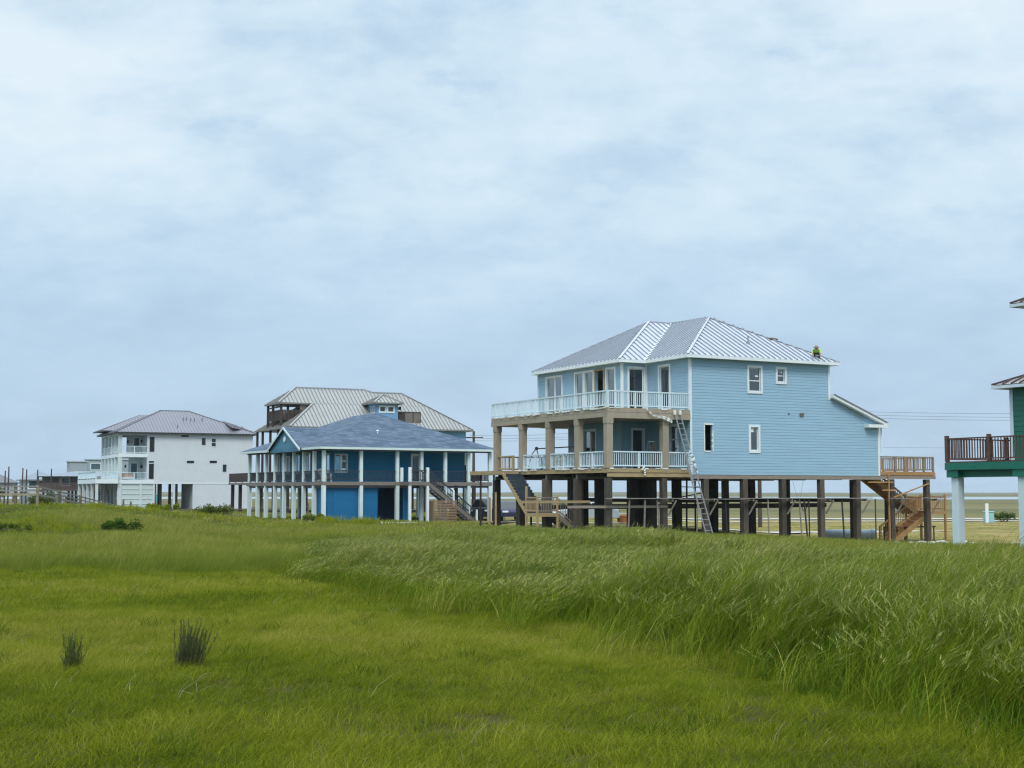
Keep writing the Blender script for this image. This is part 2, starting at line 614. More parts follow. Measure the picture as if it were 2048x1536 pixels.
def window(parent, o, d, n, s0, s1, z0, z1, style='single', trim='trim_white', tw=0.10, pane='glass', split=0.5, name='window', proud=0.05):
    """casing, sash bars and panes in the opening s0..s1 x z0..z1 of a wall"""
    def P(s, z, off):
        return Vector((o[0] + d[0] * s + n[0] * off, o[1] + d[1] * s + n[1] * off, z))
    mb = MB()
    nv = (n[0], n[1], 0)

    def bar(sa, za, sb, zb, w, depth, off):
        mb.beam(P(sa, za, off), P(sb, zb, off), w, depth, up=nv)
    # outer casing round the hole, proud of the siding
    bar(s0 - tw / 2, z0 - tw, s0 - tw / 2, z1 + tw, tw, 0.05, proud - 0.02)
    bar(s1 + tw / 2, z0 - tw, s1 + tw / 2, z1 + tw, tw, 0.05, proud - 0.02)
    bar(s0, z1 + tw / 2, s1, z1 + tw / 2, tw, 0.05, proud - 0.022)
    bar(s0, z0 - tw / 2, s1, z0 - tw / 2, tw, 0.06, proud - 0.018)
    # sash set back in the reveal
    e = 0.045
    bar(s0 + e / 2, z0, s0 + e / 2, z1, e, 0.04, -0.05)
    bar(s1 - e / 2, z0, s1 - e / 2, z1, e, 0.04, -0.05)
    bar(s0 + e, z1 - e / 2, s1 - e, z1 - e / 2, e, 0.04, -0.052)
    bar(s0 + e, z0 + e / 2, s1 - e, z0 + e / 2, e, 0.04, -0.052)
    panes = [(z0 + e, z1 - e)]
    if style == 'double':
        zm = z0 + (z1 - z0) * split
        bar(s0 + e, zm, s1 - e, zm, e * 1.3, 0.045, -0.054)
        panes = [(z0 + e, zm - e * 0.65), (zm + e * 0.65, z1 - e)]
    if style == 'pair':
        sm = (s0 + s1) / 2
        bar(sm, z0 + e, sm, z1 - e, e * 3.0, 0.045, -0.054)
    w = mb.build(name, trim, parent)
    for za, zb in panes:
        g = MB()
        g.face([P(s0 + e, za, -0.058), P(s1 - e, za, -0.058), P(s1 - e, zb, -0.058), P(s0 + e, zb, -0.058)])
        g.build('pane', pane, w)
    return w


def roof_slices(poly, spacing, offset=0.0):
    """cut a planar roof face (first two points = its eave) into strips running up the slope; yields (strip, rib line, normal)"""
    p = [Vector(q) for q in poly]
    e = (p[1] - p[0]).normalized()
    nrm = (p[1] - p[0]).cross(p[2] - p[0]).normalized()
    if nrm.z < 0:
        nrm = -nrm
    up = nrm.cross(e)
    if up.z < 0:
        up = -up
    q2 = [((q - p[0]).dot(e), (q - p[0]).dot(up)) for q in p]
    smin, smax = min(q[0] for q in q2), max(q[0] for q in q2)
    s = smin - (offset % spacing)
    res = []
    while s < smax - 1e-3:
        a, b = max(s, smin), min(s + spacing, smax)
        st = clip(clip(q2, 1, 0, b), -1, 0, -a)
        if len(st) >= 3 and b - a > 0.03:
            pts = [p[0] + e * x + up * y for x, y in st]
            on = [y for x, y in st if abs(x - a) < 1e-4]
            rib = None
            if len(on) >= 2 and max(on) - min(on) > 0.12:
                rib = (p[0] + e * a + up * min(on), p[0] + e * a + up * max(on))
            res.append((pts, rib, nrm))
        s += spacing
    return res


def metal_roof(house, faces, spacing, m_pan, m_seam, separate=True, rib=(0.035, 0.05), parent=None):
    root = parent
    mbp, mbr = MB(), MB()
    for poly in faces:
        for pts, rl, nrm in roof_slices(poly, spacing):
            if separate:
                mb = MB()
                top = [q + nrm * 0.01 for q in pts]
                mb.face(top)
                if rl:
                    mb.cur = 1
                    mb.beam(rl[0], rl[1], rib[0], rib[1], up=nrm, off=rib[1] / 2 + 0.011)
                mb.build('roof_panel', [m_pan, m_seam], root)
            else:
                mbp.face([q + nrm * 0.01 for q in pts])
                if rl:
                    mbp.cur = 1
                    mbp.beam(rl[0], rl[1], rib[0], rib[1], up=nrm, off=rib[1] / 2 + 0.011)
                    mbp.cur = 0
    if not separate:
        return mbp.build('roof_panels', [m_pan, m_seam], root)


BAL = {}


def railing(parent, p0, p1, z, h, posts, m, m_post=None, pitch=0.13, bal=0.032, rail=(0.07, 0.07), bottom=0.13, post_w=0.09, post_up=0.0, singles=True, name='railing', end_z=None):
    """a run of railing from p0 to p1 (x, y) on a floor at z; posts: fractions along it"""
    a, b = Vector((p0[0], p0[1], z)), Vector((p1[0], p1[1], z if end_z is None else end_z))
    L = (b - a).length
    mb = MB()
    hv = Vector((0, 0, h))
    mb.beam(a + hv - Vector((0, 0, rail[1] / 2)), b + hv - Vector((0, 0, rail[1] / 2)), rail[0] * 1.5, rail[1])
    mb.beam(a + Vector((0, 0, bottom)), b + Vector((0, 0, bottom)), rail[0] * 0.8, rail[1])
    if m_post:
        mb.cur = 1
    for t in posts:
        q = a.lerp(b, t)
        mb.box(q.x - post_w / 2, q.x + post_w / 2, q.y - post_w / 2, q.y + post_w / 2, q.z, q.z + h + post_up - 0.004)
    r = mb.build(name, [m, m_post] if m_post else m, parent)
    n = max(2, int(L / pitch))
    hb = h - bottom - rail[1] * 1.5
    ang = math.atan2(b.y - a.y, b.x - a.x)
    key = (m, bal, round(hb, 3))
    if singles:
        if key not in BAL:
            BAL[key] = MB().box(-bal / 2, bal / 2, -bal / 2, bal / 2, 0, hb).mesh('baluster', m)
        for i in range(1, n):
            t = i / n
            if any(abs(t - q) * L < post_w * 0.6 for q in posts):
                continue
            q = a.lerp(b, t)
            obj_from(BAL[key], 'baluster', r, (q.x, q.y, q.z + bottom + rail[1] / 2), (0, 0, ang))
    else:
        pk = MB()
        for i in range(1, n):
            q = a.lerp(b, i / n)
            pk.box(q.x - bal / 2, q.x + bal / 2, q.y - bal / 2, q.y + bal / 2, q.z + bottom + rail[1] / 2, q.z + h - rail[1])
        stuff(pk.build('pickets', m, r))
    return r


def stair(parent, top, bot, width_dir, width, m_str, m_tread, steps, risers=True, name='stair_flight', str_w=0.05, str_h=0.28, m_far=None, saw=False):
    """a straight flight from top to bot (points on one side), width_dir = horizontal unit vector across"""
    t, b = Vector(top), Vector(bot)
    w = Vector((width_dir[0], width_dir[1], 0)) * width
    mb = MB()
    for q_, s in enumerate((Vector((0, 0, 0)), w)):
        mb.cur = q_
        mb.beam(t + s, b + s, str_w, str_h, off=-str_h * 0.35)
        if saw:
            for i in range(steps):
                c0 = t.lerp(b, (i + 0.5) / steps) + s
                hx, hz_ = abs(b.x - t.x) / steps / 2, abs(t.z - b.z) / steps / 2
                hy = abs(b.y - t.y) / steps / 2
                mb.box(c0.x - max(hx, 0.024), c0.x + max(hx, 0.024), c0.y - max(hy, 0.024), c0.y + max(hy, 0.024), c0.z - hz_, c0.z + hz_ * 0.9)
    st = mb.build(name, [m_str, m_far or m_str], parent)
    run = Vector((b.x - t.x, b.y - t.y, 0))
    dirn = run.normalized()
    dr = run.length / steps
    dz = (t.z - b.z) / steps
    L = width
    perp = Vector((width_dir[0], width_dir[1], 0))
    for i in range(steps):
        q = t + dirn * (dr * (i + 0.5)) - Vector((0, 0, dz * (i + 1)))
        tm = MB()
        c = q + perp * (L / 2)
        hw, hd = perp * (L / 2 - 0.03), dirn * (dr / 2 + 0.015)
        lo, hi = Vector((0, 0, -0.04)), Vector((0, 0, 0))
        tm._hex([c - hw - hd + lo, c + hw - hd + lo, c + hw + hd + lo, c - hw + hd + lo, c - hw - hd + hi, c + hw - hd + hi, c + hw + hd + hi, c - hw + hd + hi])
        if risers:
            f = c - dirn * (dr / 2)
            rd = dirn * 0.012
            tm._hex([f - hw - rd, f + hw - rd, f + hw + rd, f - hw + rd, f - hw - rd + Vector((0, 0, dz - 0.045)), f + hw - rd + Vector((0, 0, dz - 0.045)),
                     f + hw + rd + Vector((0, 0, dz - 0.045)), f - hw + rd + Vector((0, 0, dz - 0.045))])
        tm.build('tread', m_tread, st)
    return st


def house_frame(name, label, org, az, cat='house', group=None):
    """local x runs along azimuth az (clockwise from +Y), local y to its left"""
    return thing(name, label, cat, org, R(90.0 - az), group)


# ------------------------------------------------------------------ terrain
def sstep(a, b, x):
    t = np.clip((np.asarray(x, float) - a) / (b - a), 0, 1)
    return t * t * (3 - 2 * t)


def ground_z(X, Y):
    X = np.asarray(X, float)
    Y = np.asarray(Y, float)
    z = -0.85 * sstep(8, 21, X) * sstep(52, 76, Y) * (1 - 0.6 * sstep(200, 400, Y))
    crest = 1.38 / (1 + np.exp((X + 19.5) / 2.7))
    wy = np.where(Y < 84, 17.0, 13.0)
    z = z + crest * np.exp(-0.5 * ((Y - 84) / wy) ** 2) * (1 - sstep(-60, -75, X) * 0.0)
    z = z + 0.17 * sstep(140, 165, Y) * (1 - sstep(-10, 5, X)) * (1 - sstep(300, 500, Y))
    # low hummocks
    amp = 0.05 + 0.06 * sstep(36, 55, Y) * (1 - sstep(0, 8, X))
    amp = amp * (1 - sstep(120, 180, Y))
    z = z + amp * (np.sin(X * 0.83 + 1.3 * np.sin(Y * 0.31)) * np.cos(Y * 0.47 + 0.9 * np.sin(X * 0.37)) + 0.5 * np.sin(X * 1.9 + Y * 1.1))
    # the bay bed and the far shore
    z = z - 2.0 * sstep(560, 590, Y) * (1 - sstep(860, 900, Y))
    z = z - 0.30 * sstep(250, 500, Y)
    z = z + sstep(880, 1000, Y) * 0.3
    z = z + sstep(1900, 2700, Y) * (2.4 + 1.0 * np.sin(X * 0.006) + 0.7 * np.sin(X * 0.021 + 1) + 0.4 * np.sin(X * 0.057))
    return z


def gz(x, y):
    return float(ground_z(x, y))


def axis_lines(dense0, dense1, step, lo, hi, grow=1.16):
    a = list(np.arange(dense0, dense1 + 1e-6, step))
    s, x = step, dense1
    while x < hi:
        s *= grow
        x = min(x + s, hi)
        a.append(x)
    s, x = step, dense0
    while x > lo:
        s *= grow
        x = max(x - s, lo)
        a.insert(0, x)
    return np.array(a)


gx = axis_lines(-46, 34, 0.7, -2400, 2400)
gy = axis_lines(4, 130, 0.7, -60, 3200)
GXX, GYY = np.meshgrid(gx, gy)
GZZ = ground_z(GXX, GYY)
nx, ny = len(gx), len(gy)
vs = np.stack([GXX.ravel(), GYY.ravel(), GZZ.ravel()], 1)
ii = np.arange(nx * ny).reshape(ny, nx)
fs = np.stack([ii[:-1, :-1].ravel(), ii[:-1, 1:].ravel(), ii[1:, 1:].ravel(), ii[1:, :-1].ravel()], 1)
gme = bpy.data.meshes.new('ground')
gme.from_pydata(vs.tolist(), [], fs.tolist())
gme.polygons.foreach_set('use_smooth', [True] * len(gme.polygons))


def ground_mat():
    m = bpy.data.materials.new('ground')
    m.use_nodes = True
    t = m.node_tree
    b = t.nodes['Principled BSDF']
    g = nn(t, 'ShaderNodeNewGeometry')
    pos = g.outputs['Position']
    sp = nn(t, 'ShaderNodeSeparateXYZ')
    t.links.new(pos, sp.inputs[0])
    n1 = noise(t, pos, 0.35, 6.0, 0.65)
    n2 = noise(t, pos, 4.0, 6.0, 0.7)
    n3 = noise(t, pos, 0.05, 4.0, 0.6)
    turf = ramp(t, [(0.32, (0.040, 0.030, 0.012)), (0.52, (0.068, 0.062, 0.014)), (0.72, (0.095, 0.088, 0.020))])
    t.links.new(mathn(t, 'ADD', mathn(t, 'MULTIPLY', n1, 0.5), mathn(t, 'MULTIPLY', n2, 0.5)), turf.inputs[0])
    lawn = ramp(t, [(0.35, (0.15, 0.14, 0.040)), (0.52, (0.27, 0.215, 0.075)), (0.68, (0.36, 0.28, 0.12))])
    t.links.new(mathn(t, 'ADD', mathn(t, 'MULTIPLY', n1, 0.7), mathn(t, 'MULTIPLY', n2, 0.3)), lawn.inputs[0])
    marsh = ramp(t, [(0.38, (0.110, 0.100, 0.062)), (0.50, (0.135, 0.135, 0.045)), (0.62, (0.205, 0.165, 0.095))])
    # marsh grows in long bands
    mp = nn(t, 'ShaderNodeMapping')
    mp.inputs['Scale'].default_value = (0.12, 1.0, 1.0)
    t.links.new(pos, mp.inputs['Vector'])
    t.links.new(noise(t, mp.outputs[0], 0.05, 4.0, 0.6), marsh.inputs[0])
    yy = mathn(t, 'ADD', sp.outputs[1], mathn(t, 'MULTIPLY', n1, 9.0))
    f1 = ramp(t, [(0.0, 0.0), (1.0, 1.0)])
    t.links.new(mathn(t, 'MULTIPLY', mathn(t, 'SUBTRACT', yy, 79.0), 0.09, True), f1.inputs[0])
    # only to the right of the dune
    fx = mathn(t, 'MULTIPLY', mathn(t, 'ADD', sp.outputs[0], 6.0), 0.12, True)
    f1x = mathn(t, 'MULTIPLY', f1.outputs[0], fx)
    f2 = mathn(t, 'MULTIPLY', mathn(t, 'SUBTRACT', yy, 168.0), 0.05, True)
    c = mixrgb(t, f1x, turf.outputs[0], lawn.outputs[0])
    c = mixrgb(t, f2, c, marsh.outputs[0])
    # bare sand where the lot was dug, to the right
    dx = mathn(t, 'MULTIPLY', mathn(t, 'SUBTRACT', sp.outputs[0], 27.0), 0.085)
    dy = mathn(t, 'MULTIPLY', mathn(t, 'SUBTRACT', sp.outputs[1], 80.0), 0.24)
    rr = mathn(t, 'ADD', mathn(t, 'MULTIPLY', dx, dx), mathn(t, 'MULTIPLY', dy, dy))
    rr = mathn(t, 'ADD', rr, mathn(t, 'MULTIPLY', n1, 1.1))
    sf = ramp(t, [(0.85, 1.0), (1.15, 0.0)])
    t.links.new(rr, sf.inputs[0])
    sand = ramp(t, [(0.3, (0.25, 0.18, 0.11)), (0.7, (0.44, 0.34, 0.23))])
    t.links.new(n2, sand.inputs[0])
    c = mixrgb(t, sf.outputs[0], c, sand.outputs[0])
    t.links.new(c, b.inputs['Base Color'])
    b.inputs['Roughness'].default_value = 0.95
    b.inputs['Specular IOR Level'].default_value = 0.1
    bn = nn(t, 'ShaderNodeBump')
    bn.inputs['Strength'].default_value = 0.6
    bn.inputs['Distance'].default_value = 0.12
    t.links.new(n2, bn.inputs['Height'])
    t.links.new(bn.outputs[0], b.inputs['Normal'])
    MATS['ground'] = m


ground_mat()
gme.materials.append(MATS['ground'])
ground = bpy.data.objects.new('ground', gme)
COL.objects.link(ground)
structure(ground)

# bay
wm = bpy.data.materials.new('bay_water')
wm.use_nodes = True
wb = wm.node_tree.nodes['Principled BSDF']
wb.inputs['Base Color'].default_value = (0.36, 0.39, 0.38, 1)
wb.inputs['Roughness'].default_value = 0.14
wtc = nn(wm.node_tree, 'ShaderNodeTexCoord')
wbn = nn(wm.node_tree, 'ShaderNodeBump')
wbn.inputs['Strength'].default_value = 0.15
wm.node_tree.links.new(noise(wm.node_tree, wtc.outputs['Object'], 0.6, 3), wbn.inputs['Height'])
wm.node_tree.links.new(wbn.outputs[0], wb.inputs['Normal'])
MATS['bay_water'] = wm
mb = MB()
mb.face([(-2300, 555, -0.55), (2300, 555, -0.55), (2300, 905, -0.55), (-2300, 905, -0.55)])
structure(mb.build('bay_water', 'bay_water'))


def drape(name, pts, width, m, lift=0.03, kerb=0.0):
    """a ribbon of paving laid along pts (x, y) on the terrain"""
    mb = MB()
    P = [Vector((p[0], p[1])) for p in pts]
    fine = []
    for a, b in zip(P[:-1], P[1:]):
        n = max(2, int((b - a).length / 2.5))
        for i in range(n):
            fine.append(a.lerp(b, i / n))
    fine.append(P[-1])
    rows = []
    for i, p in enumerate(fine):
        d = (fine[min(i + 1, len(fine) - 1)] - fine[max(0, i - 1)]).normalized()
        s = Vector((-d.y, d.x))
        row = []
        for t in (-0.5, -0.25, 0, 0.25, 0.5):
            q = p + s * (width * t)
            row.append((q.x, q.y, gz(q.x, q.y) + lift))
        rows.append(row)
    for r0, r1 in zip(rows[:-1], rows[1:]):
        for k in range(4):
            mb.face([r0[k], r0[k + 1], r1[k + 1], r1[k]])
    return structure(mb.build(name, m))


drape('road', [(-14, 161), (0, 160), (60, 162), (140, 160), (320, 150)], 7.0, 'concrete', 0.06)
drape('pavement', [(14, 141), (30, 146), (60, 150), (120, 150)], 2.6, 'concrete', 0.07)
drape('driveway', [(-12, 97.0), (0, 99.5), (10, 101.5), (24, 107), (34, 112)], 3.0, 'concrete', 0.05)

# ------------------------------------------------------------------ HOUSE 1: light blue house on dark piles
A1 = 61.8
H1 = house_frame('stilt_house', 'light blue two storey house with silver metal roof on dark timber piles', (9.98, 78.3, 0), A1)
M1 = Matrix.Translation((9.98, 78.3, 0)) @ Matrix.Rotation(R(90 - A1), 4, 'Z')


def w1(u, v, z=0):
    return M1 @ Vector((u, v, z))


def gz1(u, v):
    q = w1(u, v)
    return gz(q.x, q.y)


ZD1, ZD2, ZE = 3.53, 6.81, 9.74
FRONT, LEFT = ((1, 0), (0, -1)), ((0, 1), (-1, 0))

# right-hand long wall (plane v = 0) with the lean-to part
ops = [(4.12, 4.96, 8.01, 9.37), (6.19, 6.73, 8.62, 9.37), (0.97, 1.49, 4.55, 6.0), (4.19, 4.73, 4.60, 5.94)]
mb = MB()
wall(mb, (0, 0), (1, 0), (0, -1), 10.1, 3.2, ZE, ops, 0.165)
sl = (7.80 - 6.25) / 4.1
wall(mb, (10.1, 0), (1, 0), (0, -1), 3.8, 3.2, 7.9, [], 0.165, planes=[(sl, 1.0, 7.78)])
# left wall of the main block, upper and lower, and the far sides
up_win = (1.98, 2.98, 7.0, 9.45)
lo_win = (1.25, 2.0, 4.45, 5.98)
wall(mb, (0, 0), (0, 1), (-1, 0), 4.25, ZD2, ZE, [up_win], 0.165)
wall(mb, (10.1, 14.2), (0, -1), (1, 0), 14.2, 6.3, ZE, [], 0.165)
wall(mb, (13.9, 14.2), (0, -1), (1, 0), 14.2, 3.2, 6.3, [], 0.165)
wall(mb, (13.9, 14.2), (-1, 0), (0, 1), 12.4, 3.2, ZD2, [], 0.3, flat=True)
wall(mb, (10.1, 14.2), (-1, 0), (0, 1), 11.9, ZD2, ZE, [], 0.3, flat=True)
# wing, upper
wing_door = (0.50, 1.50, ZD2 + 0.05, 9.42)
wall(mb, (-1.8, 4.25), (1, 0), (0, -1), 1.8, ZD2, ZE, [wing_door], 0.165)
wl = [(11.15 - 4.25, 13.04 - 4.25, 6.95, 9.42), (8.58 - 4.25, 9.48 - 4.25, 6.95, 9.45), (7.42 - 4.25, 8.35 - 4.25, 6.95, 9.45),
      (6.22 - 4.25, 7.1 - 4.25, ZD2 + 0.05, 9.45), (4.98 - 4.25, 5.86 - 4.25, 6.95, 9.45)]
wall(mb, (-1.8, 4.25), (0, 1), (-1, 0), 10.0, ZD2, ZE, wl, 0.165)
mb.build('wall', 'siding_sky', H1)

# porch walls behind the lower deck
mb = MB()
wall(mb, (0, 0), (0, 1), (-1, 0), 4.25, ZD1, 6.3, [lo_win], 0.165)
low_door = (0.72, 1.45, ZD1 + 0.03, 5.86)
wall(mb, (-1.8, 4.25), (1, 0), (0, -1), 1.8, ZD1, 6.3, [low_door], 0.165)
lw = [(7.15 - 4.25, 8.5 - 4.25, ZD1 + 0.1, 5.9)]
wall(mb, (-1.8, 4.25), (0, 1), (-1, 0), 6.1, ZD1, 6.3, lw, 0.165)
wall(mb, (1.6, 10.35), (-1, 0), (0, 1), 3.4, ZD1, 6.3, [], 0.165)
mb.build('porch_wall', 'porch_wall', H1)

# floors, ceilings and inner partitions
mb = MB()
mb.box(0.02, 13.88, 0.03, 14.1, 3.22, 3.45)
mb.box(-1.78, 0.0, 4.27, 10.33, 3.30, 3.52)
mb.box(0.02, 10.0, 0.03, 14.1, 6.5, 6.78)
mb.box(-1.78, 0.0, 4.27, 14.1, 6.52, 6.79)
mb.box(4.0, 4.08, 2.0, 14.0, 6.8, 9.7)
mb.box(3.0, 3.08, 2.2, 14.0, 3.46, 6.4)
mb.box(1.6, 1.68, 10.35, 14.0, 3.46, 6.4)
mb.build('inner_floor', 'room_dark', H1)

# white corner boards and frieze
mb = MB()
for (x0, x1, y0, y1, z0, z1) in ((-0.035, 0.10, -0.035, 0.0, 3.2, 9.72), (-0.035, 0.0, 0.001, 0.10, ZD2, 9.72), (10.0, 10.135, -0.035, 0.0, 7.7, 9.72), (10.1, 10.135, 0.001, 0.12, 6.3, 9.72),
                                (13.80, 13.935, -0.035, 0.0, 3.2, 6.25), (13.9, 13.935, 0.001, 0.14, 3.2, 6.25), (-1.835, -1.70, 4.215, 4.25, ZD2, 9.72), (-1.835, -1.8, 4.251, 4.35, ZD2, 9.72),
                                (-0.14, -0.036, 4.205, 4.25, ZD2, 9.72), (-1.835, -1.8, 14.13, 14.25, ZD2, 9.72), (-1.835, -1.8, 10.25, 10.36, ZD1, 6.3)):
    MB().box(x0, x1, y0, y1, z0, z1).build('corner_board', 'trim_white', H1)
MB().box(14.02, 14.09, -0.09, -0.02, 4.55, 6.2).build('down_pipe', 'trim_white', H1)

window(H1, (0, 0), (1, 0), (0, -1), *ops[0], style='double', split=0.45, tw=0.13)
window(H1, (0, 0), (1, 0), (0, -1), *ops[1], style='double', split=0.48, tw=0.13)
window(H1, (0, 0), (1, 0), (0, -1), *ops[3], style='single', tw=0.14)
# taped-off hole with torn house wrap
mb = MB()
for (a, b, c, d_) in ((0.90, 0.97, 4.5, 6.06), (1.49, 1.55, 4.5, 5.7), (0.90, 1.56, 6.0, 6.09), (0.95, 1.35, 4.47, 4.55)):
    mb.box(a, b, -0.045, -0.02, c, d_)
for zz in (4.72, 5.05, 5.36):
    mb.prism([(1.49, zz), (1.42 + random.random() * 0.03, zz + 0.06), (1.49, zz + 0.16)], 1, -0.03, -0.02)
mb.build('window_opening', 'housewrap', H1)
# stickers left on the new panes
o_ = MB()
o_.face([(4.27, 0.055, 5.66), (4.46, 0.055, 5.66), (4.46, 0.055, 5.88), (4.27, 0.055, 5.88)])
o_.build('pane_sticker', 'housewrap', H1)
o_ = MB()
o_.face([(4.62, 0.055, 8.85), (4.84, 0.055, 8.85), (4.84, 0.055, 8.95), (4.62, 0.055, 8.95)])
o_.build('pane_sticker', 'housewrap', H1)
o_ = MB()
o_.face([(6.5, 0.055, 9.14), (6.62, 0.055, 9.14), (6.62, 0.055, 9.24), (6.5, 0.055, 9.24)])
o_.build('pane_sticker', 'housewrap', H1)
# wall vent and spigot
MB().tube([(6.99, -0.01, 6.77), (6.99, -0.05, 6.77)], 0.045, 10).build('wall_vent', 'rubber_black', H1)
mb = MB()
mb.box(7.80, 8.06, -0.10, -0.01, 6.68, 6.78)
mb.prism([(7.78, 6.78), (8.08, 6.78), (8.02, 6.86), (7.84, 6.86)], 1, -0.12, -0.005)
mb.build('wall_vent', 'grey_lumber', H1)

window(H1, (0, 0), (0, 1), (-1, 0), *up_win, style='single', tw=0.13)
window(H1, (-1.8, 4.25), (1, 0), (0, -1), *wing_door, style='single', tw=0.13, name='door')
for q, st in zip(wl, ('pair', 'single', 'single', None, 'single')):
    if st:
        window(H1, (-1.8, 4.25), (0, 1), (-1, 0), *q, style=st, tw=0.12)
mb = MB()
for s, z0, z1 in ((wl[3][0] - 0.06, 6.85, 9.55), (wl[3][1] + 0.06, 6.85, 9.55)):
    mb.box(-1.86, -1.78, 4.25 + s - 0.06, 4.25 + s + 0.06, z0, z1)
mb.box(-1.86, -1.78, 4.25 + wl[3][0], 4.25 + wl[3][1], 9.45, 9.55)
mb.build('door_frame', 'fresh_lumber', H1)
window(H1, (0, 0), (0, 1), (-1, 0), *lo_win, style='double', tw=0.09)
window(H1, (-1.8, 4.25), (1, 0), (0, -1), *low_door, style='single', tw=0.10, name='door', pane='glass_dark')
window(H1, (-1.8, 4.25), (0, 1), (-1, 0), *lw[0], style='pair', tw=0.11, name='door')

# roof
zr = 12.83
a, b_, c_ = (-0.45, -0.45, 9.9), (10.55, -0.45, 9.9), (10.55, 14.3, 9.9)
d_, e_, i_ = (-2.25, 3.8, 9.9), (-2.25, 14.3, 9.9), (-0.45, 3.8, 9.9)
p_, q_, r_ = (5.05, 5.05, zr), (5.05, 9.05, zr + 0.1), (3.35, 9.05, zr + 0.1)
roof = MB()
for s0, s1 in ((a, b_), (b_, c_), (c_, e_), (e_, d_), (d_, i_), (i_, a)):
    roof.beam((*s0[:2], 9.815), (*s1[:2], 9.815), 0.035, 0.17)
roof.face([(*a[:2], 9.745), (*b_[:2], 9.745), (*c_[:2], 9.745), (-0.45, 14.3, 9.745)])
roof.face([(*d_[:2], 9.745), (-0.45, 3.8, 9.745), (-0.45, 14.3, 9.745), (*e_[:2], 9.745)])
roof_o = roof.build('roof', 'trim_white', H1)
metal_roof(H1, [(a, b_, p_), (d_, e_, r_), (a, i_, q_, p_), (d_, i_, q_, r_), (b_, c_, q_, p_), (c_, e_, r_, q_)], 0.41, 'roof_silver', 'roof_seam', True, (0.05, 0.062), parent=roof_o)
caps = MB()
for s0, s1 in ((a, p_), (b_, p_), (d_, r_), (e_, r_), (p_, q_), (q_, r_), (c_, q_)):
    caps.beam(s0, s1, 0.15, 0.03, off=0.05)
caps.build('ridge_cap', 'roof_silver', roof_o)
val = MB()
val.beam(i_, q_, 0.34, 0.02, off=0.035)
val.build('valley_flashing', 'trim_white', roof_o)
mb = MB()
mb.tube([(5.27, 1.5, 10.95), (5.27, 1.5, 11.38)], 0.045, 8)
mb.tube([(5.27, 1.5, 10.92), (5.27, 1.5, 11.03)], 0.12, 8)
mb.build('roof_vent_pipe', 'roof_seam', H1)
mb = MB()
mb.prism([(2.2, 11.20), (2.62, 11.42), (2.62, 11.56), (2.25, 11.46)], 0, 7.55, 8.1)
mb.build('roof_vent_box', ['red_brown'], H1)

# lean-to roof over the far part
lt = MB()
lt.prism([(10.12, 7.80), (14.25, 6.24), (14.25, 6.40), (10.12, 7.99)], 1, -0.36, 14.4)
lt_o = lt.build('lean_to_roof', 'trim_white', H1)
metal_roof(H1, [((14.3, -0.40, 6.39), (14.3, 14.45, 6.39), (10.12, 14.45, 7.985), (10.12, -0.40, 7.985))], 0.41, 'roof_silver', 'roof_seam', False, parent=lt_o)
mb = MB()
mb.box(12.75, 14.32, -0.42, -0.005, 6.10, 6.29)
mb.build('eave_return', 'trim_white', H1)

# decks
for (za, name_) in ((ZD1, 'lower_deck'), (ZD2, 'upper_deck')):
    mb = MB()
    n = 26
    for k in range(n):
        y0, y1 = 13.6 * k / n, 13.6 * (k + 1) / n - 0.012
        mb.box(-5.50, -0.02 if y1 < 4.2 else -1.82, y0, y1, za - 0.035, za)
    mb.build(name_, 'grey_lumber' if za < 5 else 'fresh_lumber', H1)
mb = MB()
mb.box(-5.40, -0.03, 0.06, 4.2, 6.30, 6.74)
mb.box(-5.40, -1.83, 4.2, 13.5, 6.30, 6.74)
mb.box(-1.8, 1.6, 10.40, 13.9, 6.30, 6.50)
mb.build('porch_ceiling', 'tan_board', H1)
mb = MB()
mb.box(-5.40, -0.03, 0.08, 13.5, 3.34, 3.48)
mb.box(-1.8, 1.6, 10.36, 13.9, 3.30, 3.46)
for k in range(9):
    mb.box(-5.35, -0.04, 0.9 + k * 1.5, 0.96 + k * 1.5, 3.08, 3.34)
mb.build('deck_joists', 'dark_wood', H1)
# rim boards
mb = MB()
mb.box(-5.47, -0.02, -0.035, 0.03, 6.57, 6.77)
mb.box(-5.49, -0.02, -0.05, 0.03, 6.24, 6.555)
mb.box(-5.50, -5.44, 0.032, 13.6, 6.57, 6.77)
mb.box(-5.52, -5.44, 0.032, 13.6, 6.30, 6.555)
mb.build('upper_rim_board', 'tan_board', H1)
mb = MB()
mb.box(-5.50, -0.01, -0.035, 0.03, 3.29, 3.492)
mb.box(-5.50, -5.44, 0.032, 13.6, 3.27, 3.492)
mb.build('lower_rim_board', 'fresh_lumber', H1)
mb = MB()
mb.box(-5.47, 0.0, 0.0, 0.07, 3.05, 3.275)
mb.build('deck_beam', 'fresh_lumber', H1)
mb = MB()
mb.box(0.0, 13.95, 0.0, 0.09, 2.97, 3.19)
mb.box(13.86, 18.5, 0.0, 0.09, 3.02, 3.24)
for v in (3.4, 6.85, 10.1, 13.2):
    mb.box(-5.4, 13.9, v - 0.07, v + 0.07, 2.98, 3.2)
mb.build('floor_beam', 'grey_lumber', H1)
